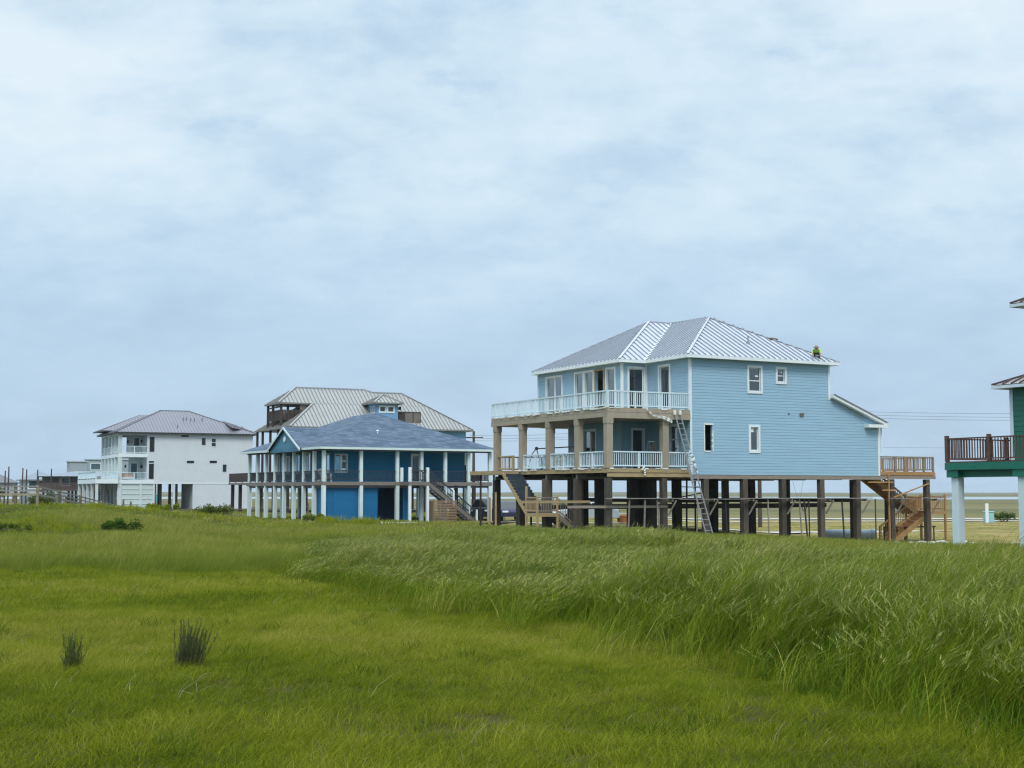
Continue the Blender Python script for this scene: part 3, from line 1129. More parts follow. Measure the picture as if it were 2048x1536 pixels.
# torn white membrane along the deck edges
mb = MB()
for (zz, seg) in ((6.80, 34), (3.525, 34)):
    for k in range(seg):
        y = 0.15 + 13.0 * k / seg
        if random.random() < 0.55:
            mb.box(-5.56, -5.44, y, y + 0.2 + random.random() * 0.25, zz - 0.02 - random.random() * 0.05, zz + 0.012 + random.random() * 0.03)
    for k in range(12):
        x = -5.35 + 5.1 * k / 12
        if random.random() < 0.5:
            mb.box(x, x + 0.15 + random.random() * 0.25, -0.07, 0.02, zz - 0.015 - random.random() * 0.05, zz + 0.015)
mb.build('deck_membrane', 'housewrap', H1)

# boxed tan columns between the decks
colm = MB()
colm.box(-0.185, 0.185, -0.185, 0.185, 0, 2.75)
colm.box(-0.21, 0.21, -0.21, 0.21, 2.42, 2.76)
colm.box(-0.20, 0.20, -0.20, 0.20, 0.0, 0.10)
cme = colm.mesh('column', 'tan_board')
for (u, v) in ((-5.33, 0.14), (-5.33, 3.25), (-5.33, 6.52), (-5.33, 9.8), (-5.33, 13.1), (-1.68, 0.14), (-1.5, 13.1), (1.4, 13.5)):
    obj_from(cme, 'column', H1, (u, v, ZD1))

# railings
fr = [0.0, 0.127, 0.25, 0.375, 0.5, 0.62, 0.745, 0.87, 1.0]
railing(H1, (-5.42, 0.06), (-5.42, 13.6), ZD2, 0.94, fr, 'rail_white', pitch=0.165)
railing(H1, (-5.40, 0.04), (-0.06, 0.04), ZD2, 0.94, [0.0, 0.33, 0.66, 1.0], 'rail_white', pitch=0.135)
railing(H1, (-5.12, 0.10), (-1.88, 0.10), ZD1, 0.92, [0.0, 0.53, 1.0], 'rail_white', pitch=0.135)
railing(H1, (-1.48, 0.10), (-0.06, 0.10), ZD1, 0.92, [0.0, 1.0], 'rail_white', pitch=0.135)
for (v0, v1) in ((0.34, 3.06), (3.44, 6.33), (6.71, 9.61)):
    railing(H1, (-5.36, v0), (-5.36, v1), ZD1, 0.92, [0.0, 0.5, 1.0], 'rail_white', pitch=0.165)
railing(H1, (-5.36, 10.95), (-5.36, 13.0), ZD1, 0.92, [0.0, 1.0], 'fresh_lumber', pitch=0.2, post_w=0.12)
railing(H1, (-5.2, 13.5), (1.3, 13.5), ZD1, 0.92, [0.0, 0.5, 1.0], 'red_brown', pitch=0.3)

# piles
PU = [-5.33, -1.75, 1.06, 3.80, 6.58, 9.45, 12.24]
PILES = [(u, v) for u in PU for v in (0.16, 6.85)] + [(u, v) for u in PU[:2] for v in (3.4, 10.1, 13.2)] + [(1.06, 13.2), (6.3, 3.4), (12.24, 13.2), (-0.45, 5.0), (0.15, 5.0), (-0.3, 3.4), (-3.6, 6.85), (-3.5, 10.1)]
pile_me = {}


def pile(parent, x, y, z0, z1, s, m, name='pile', rnd=0.0):
    mb = MB()
    h = s / 2
    dx, dy = random.uniform(-rnd, rnd), random.uniform(-rnd, rnd)
    mb._hex([(x - h + dx, y - h + dy, z0), (x + h + dx, y - h + dy, z0), (x + h + dx, y + h + dy, z0), (x - h + dx, y + h + dy, z0),
             (x - h, y - h, z1), (x + h, y - h, z1), (x + h, y + h, z1), (x - h, y + h, z1)])
    return mb.build(name, m, parent, bevel=0.012)


for u, v in PILES:
        pile(H1, u, v, gz1(u, v) - 0.4, 2.985, 0.33 if v < 1 else 0.46 if v == 6.85 else 0.38, 'pile_wood' if v < 1 or u < -5 else 'pile_shaded', rnd=0.04)  # inner rows get the copy with painted-in shade
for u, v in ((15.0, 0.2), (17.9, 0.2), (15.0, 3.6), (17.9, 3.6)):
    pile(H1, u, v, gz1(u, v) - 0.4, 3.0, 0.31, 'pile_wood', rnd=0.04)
# dark tie beams between the piles
for v, z_ in ((3.3, 1.30), (6.85, 1.22)):
    mb = MB()
    mb.box(-5.3, 12.4, v - 0.21, v - 0.165, z_, z_ + 0.25)
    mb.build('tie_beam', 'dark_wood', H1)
for u in (1.06, 6.58, 12.24):
    mb = MB()
    mb.box(u + 0.17, u + 0.22, 0.1, 13.2, 1.62, 1.86)
    mb.build('tie_beam', 'dark_wood', H1)
mb = MB()
mb.box(-8.0, -1.6, -0.06, 0.0, 1.36, 1.50)
mb.build('tie_beam', 'grey_lumber', H1)
mb = MB()
mb.box(-9.6, -5.3, 2.1, 2.16, 1.62, 1.76)
mb.build('tie_beam', 'fresh_lumber', H1)
# bracing and a loop of hose seen between the piles
for (q0, q1) in (((3.9, 6.6, 2.55), (6.5, 6.6, 2.5)), ((3.6, 6.58, 1.85), (6.5, 6.58, 2.35)), ((4.7, 7.1, -0.6), (4.75, 7.1, 2.98)), ((5.3, 7.0, -0.6), (5.3, 7.0, 2.98))):
    MB().beam(q0, q1, 0.05, 0.12, up=(0, 1, 0)).build('brace', 'dark_wood', H1)
MB().tube([(7.62 + 0.62 * t, -0.14, 1.76 - 0.72 * 4 * t * (1 - t) * (0.8 + 0.2 * t)) for t in [k / 10 for k in range(11)]], 0.02, 6).build('hanging_hose', 'rubber_black', H1)
for t0, t1 in ((7.7, 8.0), (8.5, 8.15)):
    MB().tube([(t0, 0.6, 2.96), (t1, 0.5, 1.7)], 0.008, 4).build('hanging_cable', 'wire_black', H1)

# scaffold planks on brackets in front of the piles
SC = thing('timber_scaffold', 'grey plank scaffold on thin props along the front piles of the light blue house', 'scaffold', (9.98, 78.3, 0), R(90 - A1))
for (u0, u1) in ((-5.75, -0.9), (-1.1, 3.4), (3.3, 8.2), (8.1, 12.9), (14.3, 16.4), (17.0, 19.3)):
    mb = MB()
    zz = 1.83 + random.uniform(-0.03, 0.03)
    mb.box(u0, u1, -0.48, -0.22, zz, zz + 0.045)
    mb.build('plank', 'plank_grey', SC)
for u in (-1.75, 1.06, 3.80, 6.58, 9.45, 12.24, 15.0, 17.9):
    mb = MB()
    mb.box(u + 0.17, u + 0.22, -0.5, 0.3, 1.70, 1.82)
    mb.build('bracket', 'plank_grey', SC)
    mb = MB()
    mb.beam((u + 0.22 + 0.22, -0.46, 1.76), (u + 0.20, -0.02, 0.95), 0.05, 0.09)
    mb.build('brace', 'plank_grey', SC)
for u, m_ in ((-4.3, 'grey_lumber'), (-3.3, 'plank_grey'), (-2.5, 'plank_grey'), (0.2, 'plank_grey'), (2.1, 'dark_wood'), (5.1, 'plank_grey'), (7.4, 'plank_grey'), (7.75, 'dark_wood'), (8.1, 'dark_wood'), (10.6, 'dark_wood'), (13.2, 'dark_wood')):
    v = -0.45 + random.uniform(-0.2, 0.2)
    mb = MB()
    mb.beam((u + random.uniform(-0.08, 0.08), v, gz1(u, v) - 0.2), (u, -0.35, 1.82), 0.07, 0.07)
    mb.build('prop', m_, SC)

# left stair: dark flight to a timber landing and a short flight to the ground
mb = MB()
mb.box(-6.75, -5.52, 9.9, 11.4, 3.27, 3.50)
mb.box(-7.0, -5.52, 12.6, 13.6, 3.27, 3.50)
mb.box(-6.75, -5.52, 11.42, 12.58, 3.27, 3.50)
mb.build('stair_platform', 'fresh_lumber', H1)
stair(H1, (-6.65, 10.0, 3.50), (-6.65, 6.95, 1.05), (1, 0), 1.15, 'fresh_lumber', 'tread_slate', 13, str_h=0.20, m_far='tread_slate', saw=True)  # right stringer takes the dark tread colour to stand in for shade
mb = MB()
mb.box(-6.70, -5.35, 5.55, 6.95, 0.82, 1.02)
mb.build('stair_landing', 'fresh_lumber', H1)
for (u, v, zt) in ((-6.68, 6.9, 2.55), (-6.68, 5.6, 1.98), (-5.38, 5.58, 1.98), (-5.38, 6.9, 1.5)):
    pile(H1, u, v, gz1(u, v) - 0.2, zt, 0.11, 'fresh_lumber', 'landing_post')
railing(H1, (-6.68, 6.82), (-6.68, 5.66), 1.02, 0.92, [], 'fresh_lumber', pitch=0.13)
railing(H1, (-6.6, 5.58), (-5.46, 5.58), 1.02, 0.92, [], 'grey_lumber', pitch=0.15)
stair(H1, (-5.35, 5.6, 1.0), (-3.9, 5.6, -0.02), (0, 1), 1.25, 'grey_lumber', 'grey_lumber', 5)
railing(H1, (-5.30, 5.58), (-3.95, 5.58), 1.0, 0.85, [1.0], 'grey_lumber', pitch=0.17, end_z=0.02)

for (u, v, zt, m_) in ((-6.72, 10.9, 3.27, 'dark_wood'), (-6.95, 10.2, 2.2, 'fresh_lumber'), (-7.0, 10.9, 1.9, 'orange_lumber'), (-5.6, 8.3, 2.3, 'dark_wood'), (-6.6, 8.2, 1.9, 'dark_wood'), (-6.6, 12.9, 3.27, 'dark_wood')):
    pile(H1, u, v, gz1(u, v) - 0.2, zt, 0.10, m_, 'stair_prop')

# back deck with its zigzag stair
mb = MB()
n = 16
for k in range(n):
    mb.box(13.96 + 4.5 * k / n, 13.96 + 4.5 * (k + 1) / n - 0.012, 0.05, 4.6, 3.44, 3.475)
mb.build('back_deck', 'orange_lumber', H1)
mb = MB()
mb.box(13.96, 18.45, -0.03, 0.03, 3.25, 3.435)
mb.box(18.40, 18.46, 0.04, 4.6, 3.25, 3.435)
mb.box(13.96, 18.4, 0.1, 4.5, 3.22, 3.43)
mb.build('back_deck_rim', 'orange_lumber', H1)
railing(H1, (14.0, 0.08), (18.38, 0.08), 3.475, 0.93, [0.0, 0.28, 0.46, 0.64, 0.82, 1.0], 'grey_lumber', pitch=0.15, post_w=0.10)
railing(H1, (18.38, 0.14), (18.38, 4.5), 3.475, 0.93, [0.5, 1.0], 'orange_lumber', pitch=0.2, post_w=0.10)
stair(H1, (15.0, 2.0, 3.42), (18.9, 2.0, 1.05), (0, 1), 1.1, 'orange_lumber', 'orange_lumber', 13, str_h=0.34)
railing(H1, (15.2, 3.12), (18.9, 3.12), 3.35, 0.92, [1.0], 'grey_lumber', pitch=0.18, end_z=1.10)
mb = MB()
mb.box(18.9, 20.3, 0.95, 3.15, 0.84, 1.05)
mb.build('stair_landing', 'orange_lumber', H1)
for (u, v, zt) in ((18.95, 1.0, 2.1), (20.25, 1.0, 2.1), (20.25, 3.1, 2.1), (18.95, 3.1, 2.1)):
    pile(H1, u, v, gz1(u, v) - 0.2, zt, 0.13, 'orange_lumber', 'landing_post')
railing(H1, (20.25, 1.08), (20.25, 3.05), 1.05, 0.92, [], 'orange_lumber', pitch=0.16)
railing(H1, (19.0, 3.1), (20.2, 3.1), 1.05, 0.92, [], 'orange_lumber', pitch=0.11, bal=0.06)
stair(H1, (18.9, 0.95, 1.02), (15.6, 0.95, -0.85), (0, 1), 1.0, 'orange_lumber', 'orange_lumber', 10, str_h=0.32)
railing(H1, (18.85, 2.0), (15.7, 2.0), 0.98, 0.9, [1.0], 'orange_lumber', pitch=0.16, end_z=-0.78)
mb = MB()
mb.beam((14.55, -0.08, 3.3), (14.55, -0.08, -0.8), 0.10, 0.07)
mb.box(12.9, 14.9, -0.12, -0.07, 2.78, 2.86)
mb.box(14.0, 15.1, -0.14, -0.09, 2.30, 2.38)
mb.beam((14.9, -0.1, 1.9), (17.9, 0.0, 2.75), 0.05, 0.07)
mb.build('site_batten', 'orange_lumber', H1)
for (u0, u1, v0) in ((15.7, 16.9, 1.6), (17.0, 19.6, 1.2)):
    mb = MB()
    mb.box(u0, u1, v0, v0 + 0.06, 0.02, 0.10)
    for uu in (u0 + 0.05, u1 - 0.1):
        mb.box(uu, uu + 0.06, v0 + 0.062, v0 + 0.12, gz1(uu, v0) - 0.1, 0.09)
    mb.build('batter_board', 'dark_wood', H1)

# ------------------------------------------------------------------ loose things on house 1
RZ1 = R(90 - A1)
LAD = thing('extension_ladder', 'long aluminium extension ladder leaning on the tan deck beam beside the blue wall', 'ladder', w1(0, 0, 0), RZ1)
lb, lt_ = Vector((-0.12, -1.9, gz1(0, -1.9))), Vector((-0.98, -0.10, 6.62))
for k, (f0, f1, off, wd) in enumerate(((0.0, 0.62, 0.0, 0.44), (0.42, 1.0, 0.06, 0.36))):
    p0, p1 = lb.lerp(lt_, f0), lb.lerp(lt_, f1)
    mb = MB()
    for s in (-1, 1):
        sv = Vector((s * wd / 2, -off, 0))
        mb.beam(p0 + sv, p1 + sv, 0.03, 0.065)
    fly = mb.build('ladder_section', 'ladder_metal', LAD)
    nr = int((p1 - p0).length / 0.31)
    for i in range(1, nr):
        c = p0.lerp(p1, i / nr) + Vector((0, -off, 0))
        MB().tube([c - Vector((wd / 2, 0, 0)), c + Vector((wd / 2, 0, 0))], 0.017, 6).build('rung', 'ladder_metal', fly)
for s in (-1, 1):
    c = lt_ + Vector((s * 0.18, -0.07, 0.03))
    MB().box(c.x - 0.07, c.x + 0.07, c.y - 0.06, c.y + 0.07, c.z - 0.16, c.z + 0.10).build('end_mitt', 'housewrap', LAD, bevel=0.02)


def cloth(name, label, pts, widths, m, thick=0.02):
    """a twisted strip of sheeting hung along pts, in house-1 coordinates"""
    mb = MB()
    rows = []
    for i, (p, wd) in enumerate(zip(pts, widths)):
        p = Vector(p)
        d = (Vector(pts[min(i + 1, len(pts) - 1)]) - Vector(pts[max(i - 1, 0)])).normalized()
        s = d.cross(Vector((0, 1, 0)))
        if s.length < 1e-3:
            s = Vector((1, 0, 0))
        s.normalize()
        row = []
        for k in range(7):
            t = k / 6 - 0.5
            fold = 0.025 * math.sin(k * 2.1 + i * 0.7) * min(1.0, wd * 3)
            row.append(p + s * (wd * t) + Vector((0, fold - 0.05, 0)))
        rows.append(row)
    for r0, r1 in zip(rows[:-1], rows[1:]):
        for k in range(6):
            mb.face([r0[k], r0[k + 1], r1[k + 1], r1[k]])
    o = mb.build(name, m, None, smooth=True)
    o.location = w1(0, 0, 0)
    o.rotation_euler = (0, 0, RZ1)
    sm = o.modifiers.new('thick', 'SOLIDIFY')
    sm.thickness = thick
    return tag(o, label, 'plastic sheet')


cloth('plastic_sheet', 'white plastic sheet trailing from the upper deck over the tan beam and column top',
      [(-3.05, -0.10, 6.80), (-2.85, -0.12, 6.62), (-2.65, -0.13, 6.44), (-2.35, -0.14, 6.36), (-2.0, -0.15, 6.34), (-1.7, -0.16, 6.25), (-1.45, -0.17, 6.14), (-1.38, -0.17, 6.02)],
      [0.04, 0.06, 0.07, 0.10, 0.16, 0.20, 0.18, 0.08], 'housewrap')
cloth('plastic_sheet', 'small white scrap of plastic hanging off the lower deck edge below the railing',
      [(-3.3, -0.08, 3.55), (-3.2, -0.09, 3.45), (-3.14, -0.1, 3.33), (-3.18, -0.1, 3.2), (-3.12, -0.1, 3.1)],
      [0.3, 0.14, 0.10, 0.12, 0.05], 'housewrap')
cloth('plastic_sheet', 'crumpled grey plastic tied to the ladder beside the wall corner',
      [(-0.72, -0.85, 4.5), (-0.65, -0.87, 4.3), (-0.5, -0.9, 4.12), (-0.45, -0.92, 3.8), (-0.3, -0.95, 3.4), (-0.25, -0.98, 3.15)],
      [0.08, 0.16, 0.20, 0.13, 0.10, 0.08], 'pipe_white')

STL = thing('step_ladder', 'small pale folding step ladder standing on the lower porch near the door', 'ladder', w1(-1.1, 2.3, ZD1), RZ1)
for y0, y1 in ((-0.35, -0.04), (0.35, 0.04)):
    mb = MB()
    for s in (-1, 1):
        mb.beam((s * 0.26, y0, 0), (s * 0.15, y1, 1.55), 0.04, 0.06)
    for k in range(1, 5):
        f = k / 5
        mb.beam((-0.24 + 0.1 * f, y0 + (y1 - y0) * f, 1.55 * f), (0.24 - 0.1 * f, y0 + (y1 - y0) * f, 1.55 * f), 0.07, 0.03)
    mb.build('leg_frame', 'fresh_lumber' if y0 < 0 else 'ladder_metal', STL)
MB().box(-0.18, 0.18, -0.09, 0.09, 1.54, 1.59).build('top_cap', 'housewrap', STL)

# Adirondack chairs and a swing stand on the open end of the porch


def adirondack(name, label, loc, rz, m, group=None):
    t = thing(name, label, 'chair', loc, rz, group)
    mb = MB()
    for k in range(5):
        y = -0.02 + k * 0.10
        mb.box(-0.27, 0.27, y - 0.04, y + 0.04, 0.38 - k * 0.03, 0.40 - k * 0.03)
    mb.build('seat', m, t)
    mb = MB()
    for k in range(5):
        x = -0.24 + k * 0.12
        h = 0.62 + 0.09 * (1 - abs(k - 2) / 2)
        mb.beam((x, 0.42, 0.25), (x * 1.15, 0.74, 0.25 + h), 0.10, 0.02)
    mb.beam((-0.27, 0.66, 0.62), (0.27, 0.66, 0.62), 0.05, 0.06)
    mb.build('backrest', m, t)
    for s in (-1, 1):
        MB().box(s * 0.36 - 0.06, s * 0.36 + 0.06, -0.12, 0.62, 0.55, 0.575).build('armrest', m, t)
        mb = MB()
        mb.box(s * 0.31 - 0.02, s * 0.31 + 0.02, -0.08, 0.02, 0, 0.55)
        mb.beam((s * 0.29, 0.0, 0.34), (s * 0.29, 0.75, 0.04), 0.025, 0.11)
        mb.build('leg', m, t)
    return t


adirondack('garden_chair', 'light blue slatted garden chair on the open porch end behind the white railing', w1(-4.3, 6.0, ZD1), RZ1 + R(200), 'chair_blue')
adirondack('garden_chair', 'pale pinkish slatted garden chair left of the light blue one on the porch', w1(-4.4, 7.2, ZD1), RZ1 + R(190), 'chair_pink')
adirondack('garden_chair', 'second light blue garden chair, behind the left bay of white railing', w1(-4.3, 9.0, ZD1), RZ1 + R(170), 'chair_blue')
adirondack('garden_chair', 'pale garden chair beside the tan column in the left railing bay', w1(-4.4, 8.1, ZD1), RZ1 + R(185), 'chair_pink')
SW = thing('swing_stand', 'black steel swing stand with curved legs on the open porch end', 'swing', w1(-3.6, 8.6, ZD1), RZ1 + R(90))
mb = MB()
mb.tube([(-2.4, 0, 1.36), (2.6, 0, 1.36)], 0.035, 8)
mb.build('top_bar', 'picket_black', SW)
for s in (-2.4, 2.6):
    for dy in (-0.55, 0.55):
        pts = [(s + (0.2 if s > 0 else -0.2) * math.sin(f * 3.0), dy * f, 1.36 * (1 - f * f * 0.55 - f * 0.45)) for f in [k / 7 for k in range(8)]]
        MB().tube(pts, 0.03, 6).build('leg', 'picket_black', SW)
mb = MB()
mb.tube([(-2.65, 0.15, 1.37), (-2.2, 0.0, 1.40), (-1.9, -0.12, 1.33)], [0.03, 0.08, 0.04], 6)
mb.tube([(2.3, 0.12, 1.33), (2.6, 0.0, 1.38), (2.95, -0.12, 1.38)], [0.06, 0.12, 0.03], 6)
mb.build('joint_bracket', 'picket_black', SW)

# roofer


def person_on_roof():
    t = thing('person', 'roofer in lime shirt and wide brown hat crouching on the silver roof edge', 'person', w1(9.3, 0.12, 10.22), RZ1 + R(-45))
    t.scale = (0.86, 0.86, 0.86)
    me = bpy.data.meshes.new('body')
    J = dict(pel=(0, 0.05, 0.29), chest=(0, -0.30, 0.46), neck=(0, -0.42, 0.53), head0=(0, -0.49, 0.56), head1=(0, -0.57, 0.63),
             lsh=(-0.20, -0.33, 0.48), lel=(-0.28, -0.46, 0.26), lwr=(-0.22, -0.64, 0.08), rsh=(0.20, -0.33, 0.48), rel=(0.31, -0.46, 0.26), rwr=(0.27, -0.66, 0.06),
             lhip=(-0.10, 0.06, 0.27), lkn=(-0.17, -0.32, 0.36), lan=(-0.15, -0.06, 0.02), lto=(-0.16, -0.22, 0.0), rhip=(0.10, 0.06, 0.27), rkn=(0.19, -0.28, 0.05), ran=(0.16, 0.12, 0.02), rto=(0.16, 0.22, 0.0))
    rad = dict(pel=0.15, chest=0.165, neck=0.065, head0=0.09, head1=0.095, lsh=0.07, lel=0.05, lwr=0.036, rsh=0.07, rel=0.05, rwr=0.036,
               lhip=0.105, lkn=0.075, lan=0.05, lto=0.04, rhip=0.105, rkn=0.075, ran=0.05, rto=0.04)
    E = [('pel', 'chest'), ('chest', 'neck'), ('neck', 'head0'), ('head0', 'head1'), ('chest', 'lsh'), ('lsh', 'lel'), ('lel', 'lwr'), ('chest', 'rsh'), ('rsh', 'rel'), ('rel', 'rwr'),
         ('pel', 'lhip'), ('lhip', 'lkn'), ('lkn', 'lan'), ('lan', 'lto'), ('pel', 'rhip'), ('rhip', 'rkn'), ('rkn', 'ran'), ('ran', 'rto')]
    names = list(J)
    V = [J[k] for k in names]
    ED = [(names.index(x), names.index(y)) for x, y in E]
    RD = [rad[k] for k in names]
    # fingers
    for w, s in (('lwr', -1), ('rwr', 1)):
        wi = names.index(w)
        p = Vector(J[w])
        for k in range(5):
            sx = (k - 2) * 0.022
            q1 = p + Vector((sx + s * 0.0, -0.07 if k else -0.03, -0.035 if k else -0.02)) + (Vector((-s * 0.05, 0, 0)) if k == 0 else Vector())
            q2 = q1 + Vector((0, -0.04 + 0.006 * abs(k - 2), -0.035))
            V += [tuple(q1), tuple(q2)]
            RD += [0.012, 0.008]
            ED += [(wi, len(V) - 2), (len(V) - 2, len(V) - 1)]
    me.from_pydata(V, ED, [])
    o = bpy.data.objects.new('body', me)
    COL.objects.link(o)
    o.parent = t
    sk = o.modifiers.new('skin', 'SKIN')
    for i, r in enumerate(RD):
        me.skin_vertices[0].data[i].radius = (r, r)
    me.skin_vertices[0].data[0].use_root = True
    sb = o.modifiers.new('sub', 'SUBSURF')
    sb.levels = sb.render_levels = 2
    dg = bpy.context.evaluated_depsgraph_get()
    ev = bpy.data.meshes.new_from_object(o.evaluated_get(dg))
    o.modifiers.clear()
    o.data = ev
    ev.materials.clear()
    for m_ in ('vest_lime', 'trouser_dark', 'skin'):
        ev.materials.append(MATS[m_])
    for pl in ev.polygons:
        c = pl.center
        if (c.y < -0.44 and abs(c.x) < 0.12) or (c.y < -0.52 and c.z < 0.24):
            pl.material_index = 2
        elif c.z < 0.40 and c.y > -0.16 or (c.z < 0.40 and c.y > -0.4 and abs(c.x) < 0.27 and c.z < 0.30):
            pl.material_index = 1
        pl.use_smooth = True
    # face, looking down at the work
    f = MB()
    hy, hz = -0.665, 0.575
    f.tube([(0, hy + 0.02, hz + 0.02), (0, hy - 0.02, hz - 0.005)], [0.012, 0.018], 6)
    f.tube([(-0.10, -0.54, 0.60), (-0.115, -0.55, 0.55)], [0.02, 0.014], 6)
    f.tube([(0.10, -0.54, 0.60), (0.115, -0.55, 0.55)], [0.02, 0.014], 6)
    f.cur = 1
    f.box(-0.045, -0.025, hy, hy + 0.02, hz + 0.03, hz + 0.04)
    f.box(0.025, 0.045, hy, hy + 0.02, hz + 0.03, hz + 0.04)
    f.box(-0.025, 0.025, hy + 0.01, hy + 0.03, hz - 0.045, hz - 0.035)
    f.build('face', ['skin', 'trouser_dark'], t)
    h = MB()
    n = 18
    prof = [(0.22, 0.60), (0.20, 0.62), (0.115, 0.63), (0.11, 0.70), (0.085, 0.735), (0.02, 0.74)]
    rows = [[(r * math.cos(2 * math.pi * k / n), -0.56 + r * math.sin(2 * math.pi * k / n), z + 0.012 * math.cos(4 * math.pi * k / n) * (r > 0.15)) for k in range(n)] for r, z in prof]
    for r0, r1 in zip(rows[:-1], rows[1:]):
        for k in range(n):
            h.face([r0[k], r0[(k + 1) % n], r1[(k + 1) % n], r1[k]])
    h.face(rows[-1])
    h.build('hat', 'hat_straw', t)


person_on_roof()

# ------------------------------------------------------------------ HOUSE 2: blue single storey house with shingle roof
O2 = ((648 - 1024) / 2800 * 100, 100.0, 0.0)
H2 = house_frame('porch_house', 'deep blue raised house with wraparound porch, pale posts and blue grey shingle roof', O2, 59.1)
M2 = Matrix.Translation(O2) @ Matrix.Rotation(R(90 - 59.1), 4, 'Z')


def w2(u, v, z=0):
    return M2 @ Vector((u, v, z))


def gz2(u, v):
    q = w2(u, v)
    return gz(q.x, q.y)


F2 = 2.98
win2 = (0.35, 1.25, 0.72 + F2, 1.98 + F2)
door2 = (6.62, 7.22, F2 + 0.03, 4.98)
mb = MB()
wall(mb, (1.3, 1.7), (1, 0), (0, -1), 7.6, F2, 5.38, [win2, door2], 0.16, 0.012, joint=False)
wall(mb, (8.9, 1.7), (0, 1), (1, 0), 0.7, F2, 5.38, [], 0.16, 0.012, joint=False)
wall(mb, (8.9, 2.4), (1, 0), (0, -1), 3.9, F2, 5.38, [], 0.16, 0.012, joint=False)
lw2 = [(0.25, 1.15, F2 + 0.72, 4.98), (3.8, 5.0, F2 + 0.72, 5.15), (5.9, 7.1, F2 + 0.72, 5.05), (7.9, 9.5, F2 + 0.72, 4.95), (10.0, 11.1, F2 + 0.72, 5.1)]
wall(mb, (1.3, 1.7), (0, 1), (-1, 0), 11.3, F2, 5.38, lw2, 0.16, 0.012, joint=False)
wall(mb, (12.8, 13.0), (0, -1), (1, 0), 10.6, F2, 5.38, [(6.0, 9.5, F2 + 0.5, 5.1)], 0.3, flat=True)
wall(mb, (12.8, 13.0), (-1, 0), (0, 1), 11.5, F2, 5.38, [(1.0, 4.6, F2 + 0.4, 5.15), (5.2, 11.1, F2 + 0.5, 5.15)], 0.3, flat=True)
mb.build('wall', 'siding_teal', H2)
window(H2, (1.3, 1.7), (1, 0), (0, -1), *win2, style='pair', trim='trim_white', tw=0.07)
window(H2, (1.3, 1.7), (1, 0), (0, -1), *door2, style='single', tw=0.14, name='door')
for q in lw2:
    window(H2, (1.3, 1.7), (0, 1), (-1, 0), *q, style='pair' if q[1] - q[0] > 1 else 'single', trim='post_pale', tw=0.08)
mb = MB()
mb.box(0.05, 13.75, 0.05, 15.5, 2.78, F2 - 0.04)
mb.build('inner_floor', 'dark_wood', H2)
mb = MB()
for k in range(30):
    mb.box(-0.02, 13.8, 15.55 * k / 30, 15.55 * (k + 1) / 30 - 0.012, F2 - 0.038, F2)
mb.build('porch_deck', 'deck_brown', H2)
mb = MB()
mb.box(-0.05, 13.85, -0.05, 0.0, 2.72, F2 - 0.006)
mb.box(-0.05, 0.0, 0.002, 15.6, 2.72, F2 - 0.006)
mb.build('rim_board', 'deck_brown', H2)
mb = MB()
mb.box(0.1, 13.7, 0.12, 0.2, 2.55, 2.715)
mb.box(0.12, 0.2, 0.22, 15.4, 2.55, 2.715)
for v in (4.0, 7.8, 11.6, 15.3):
    mb.box(0.3, 13.6, v - 0.05, v + 0.05, 2.55, 2.72)
mb.build('floor_beam', 'deck_grey', H2)
U2 = [0.05, 2.95, 5.87, 7.87, 9.87, 11.86, 13.72]
V2 = [0.05, 1.93, 3.87, 5.8, 7.75, 9.6, 11.5, 13.35, 15.2]
for k, (u, v) in enumerate([(u, 0.10) for u in U2] + [(0.10, v) for v in V2[1:]] + [(13.72, v) for v in (4.0, 8.0, 12.0, 15.2)]):
    s = 0.115
    MB().box(u - s, u + s, v - s, v + s, F2, 5.22).build('porch_post', 'post_pale', H2)
    g0 = gz2(u, v)
    s = 0.13
    MB().box(u - s, u + s, v - s, v + s, g0 - 0.3, 2.72).build('pile', 'post_pale', H2)
for u in (2.95, 5.9, 7.9, 9.9, 11.8):
    for v in (4.0, 7.8, 11.6, 15.3):
        MB().box(u - 0.13, u + 0.13, v - 0.13, v + 0.13, gz2(u, v) - 0.3, 2.55).build('pile', 'post_pale', H2)
mb = MB()
mb.box(0.0, 13.8, 0.0, 0.2, 5.20, 5.34)
mb.box(0.0, 0.2, 0.21, 15.5, 5.20, 5.34)
mb.build('porch_beam', 'deck_grey', H2)
for i in range(len(V2) - 1):
    railing(H2, (0.06, V2[i] + 0.13), (0.06, V2[i + 1] - 0.13), F2, 0.80, [], 'picket_black', pitch=0.11, bal=0.025, rail=(0.05, 0.05), singles=False)
for i in range(len(U2) - 1):
    if i == 2:
        continue
    railing(H2, (U2[i] + 0.13, 0.06), (U2[i + 1] - 0.13, 0.06), F2, 0.80, [], 'picket_black', pitch=0.11, bal=0.025, rail=(0.05, 0.05), singles=False)
railing(H2, (13.72, 0.3), (13.72, 15.0), F2, 0.80, [], 'brown_rail', pitch=0.11, bal=0.03, rail=(0.05, 0.05), singles=False)
railing(H2, (0.3, 15.45), (13.5, 15.45), F2, 0.80, [], 'brown_rail', pitch=0.11, bal=0.03, rail=(0.05, 0.05), singles=False)
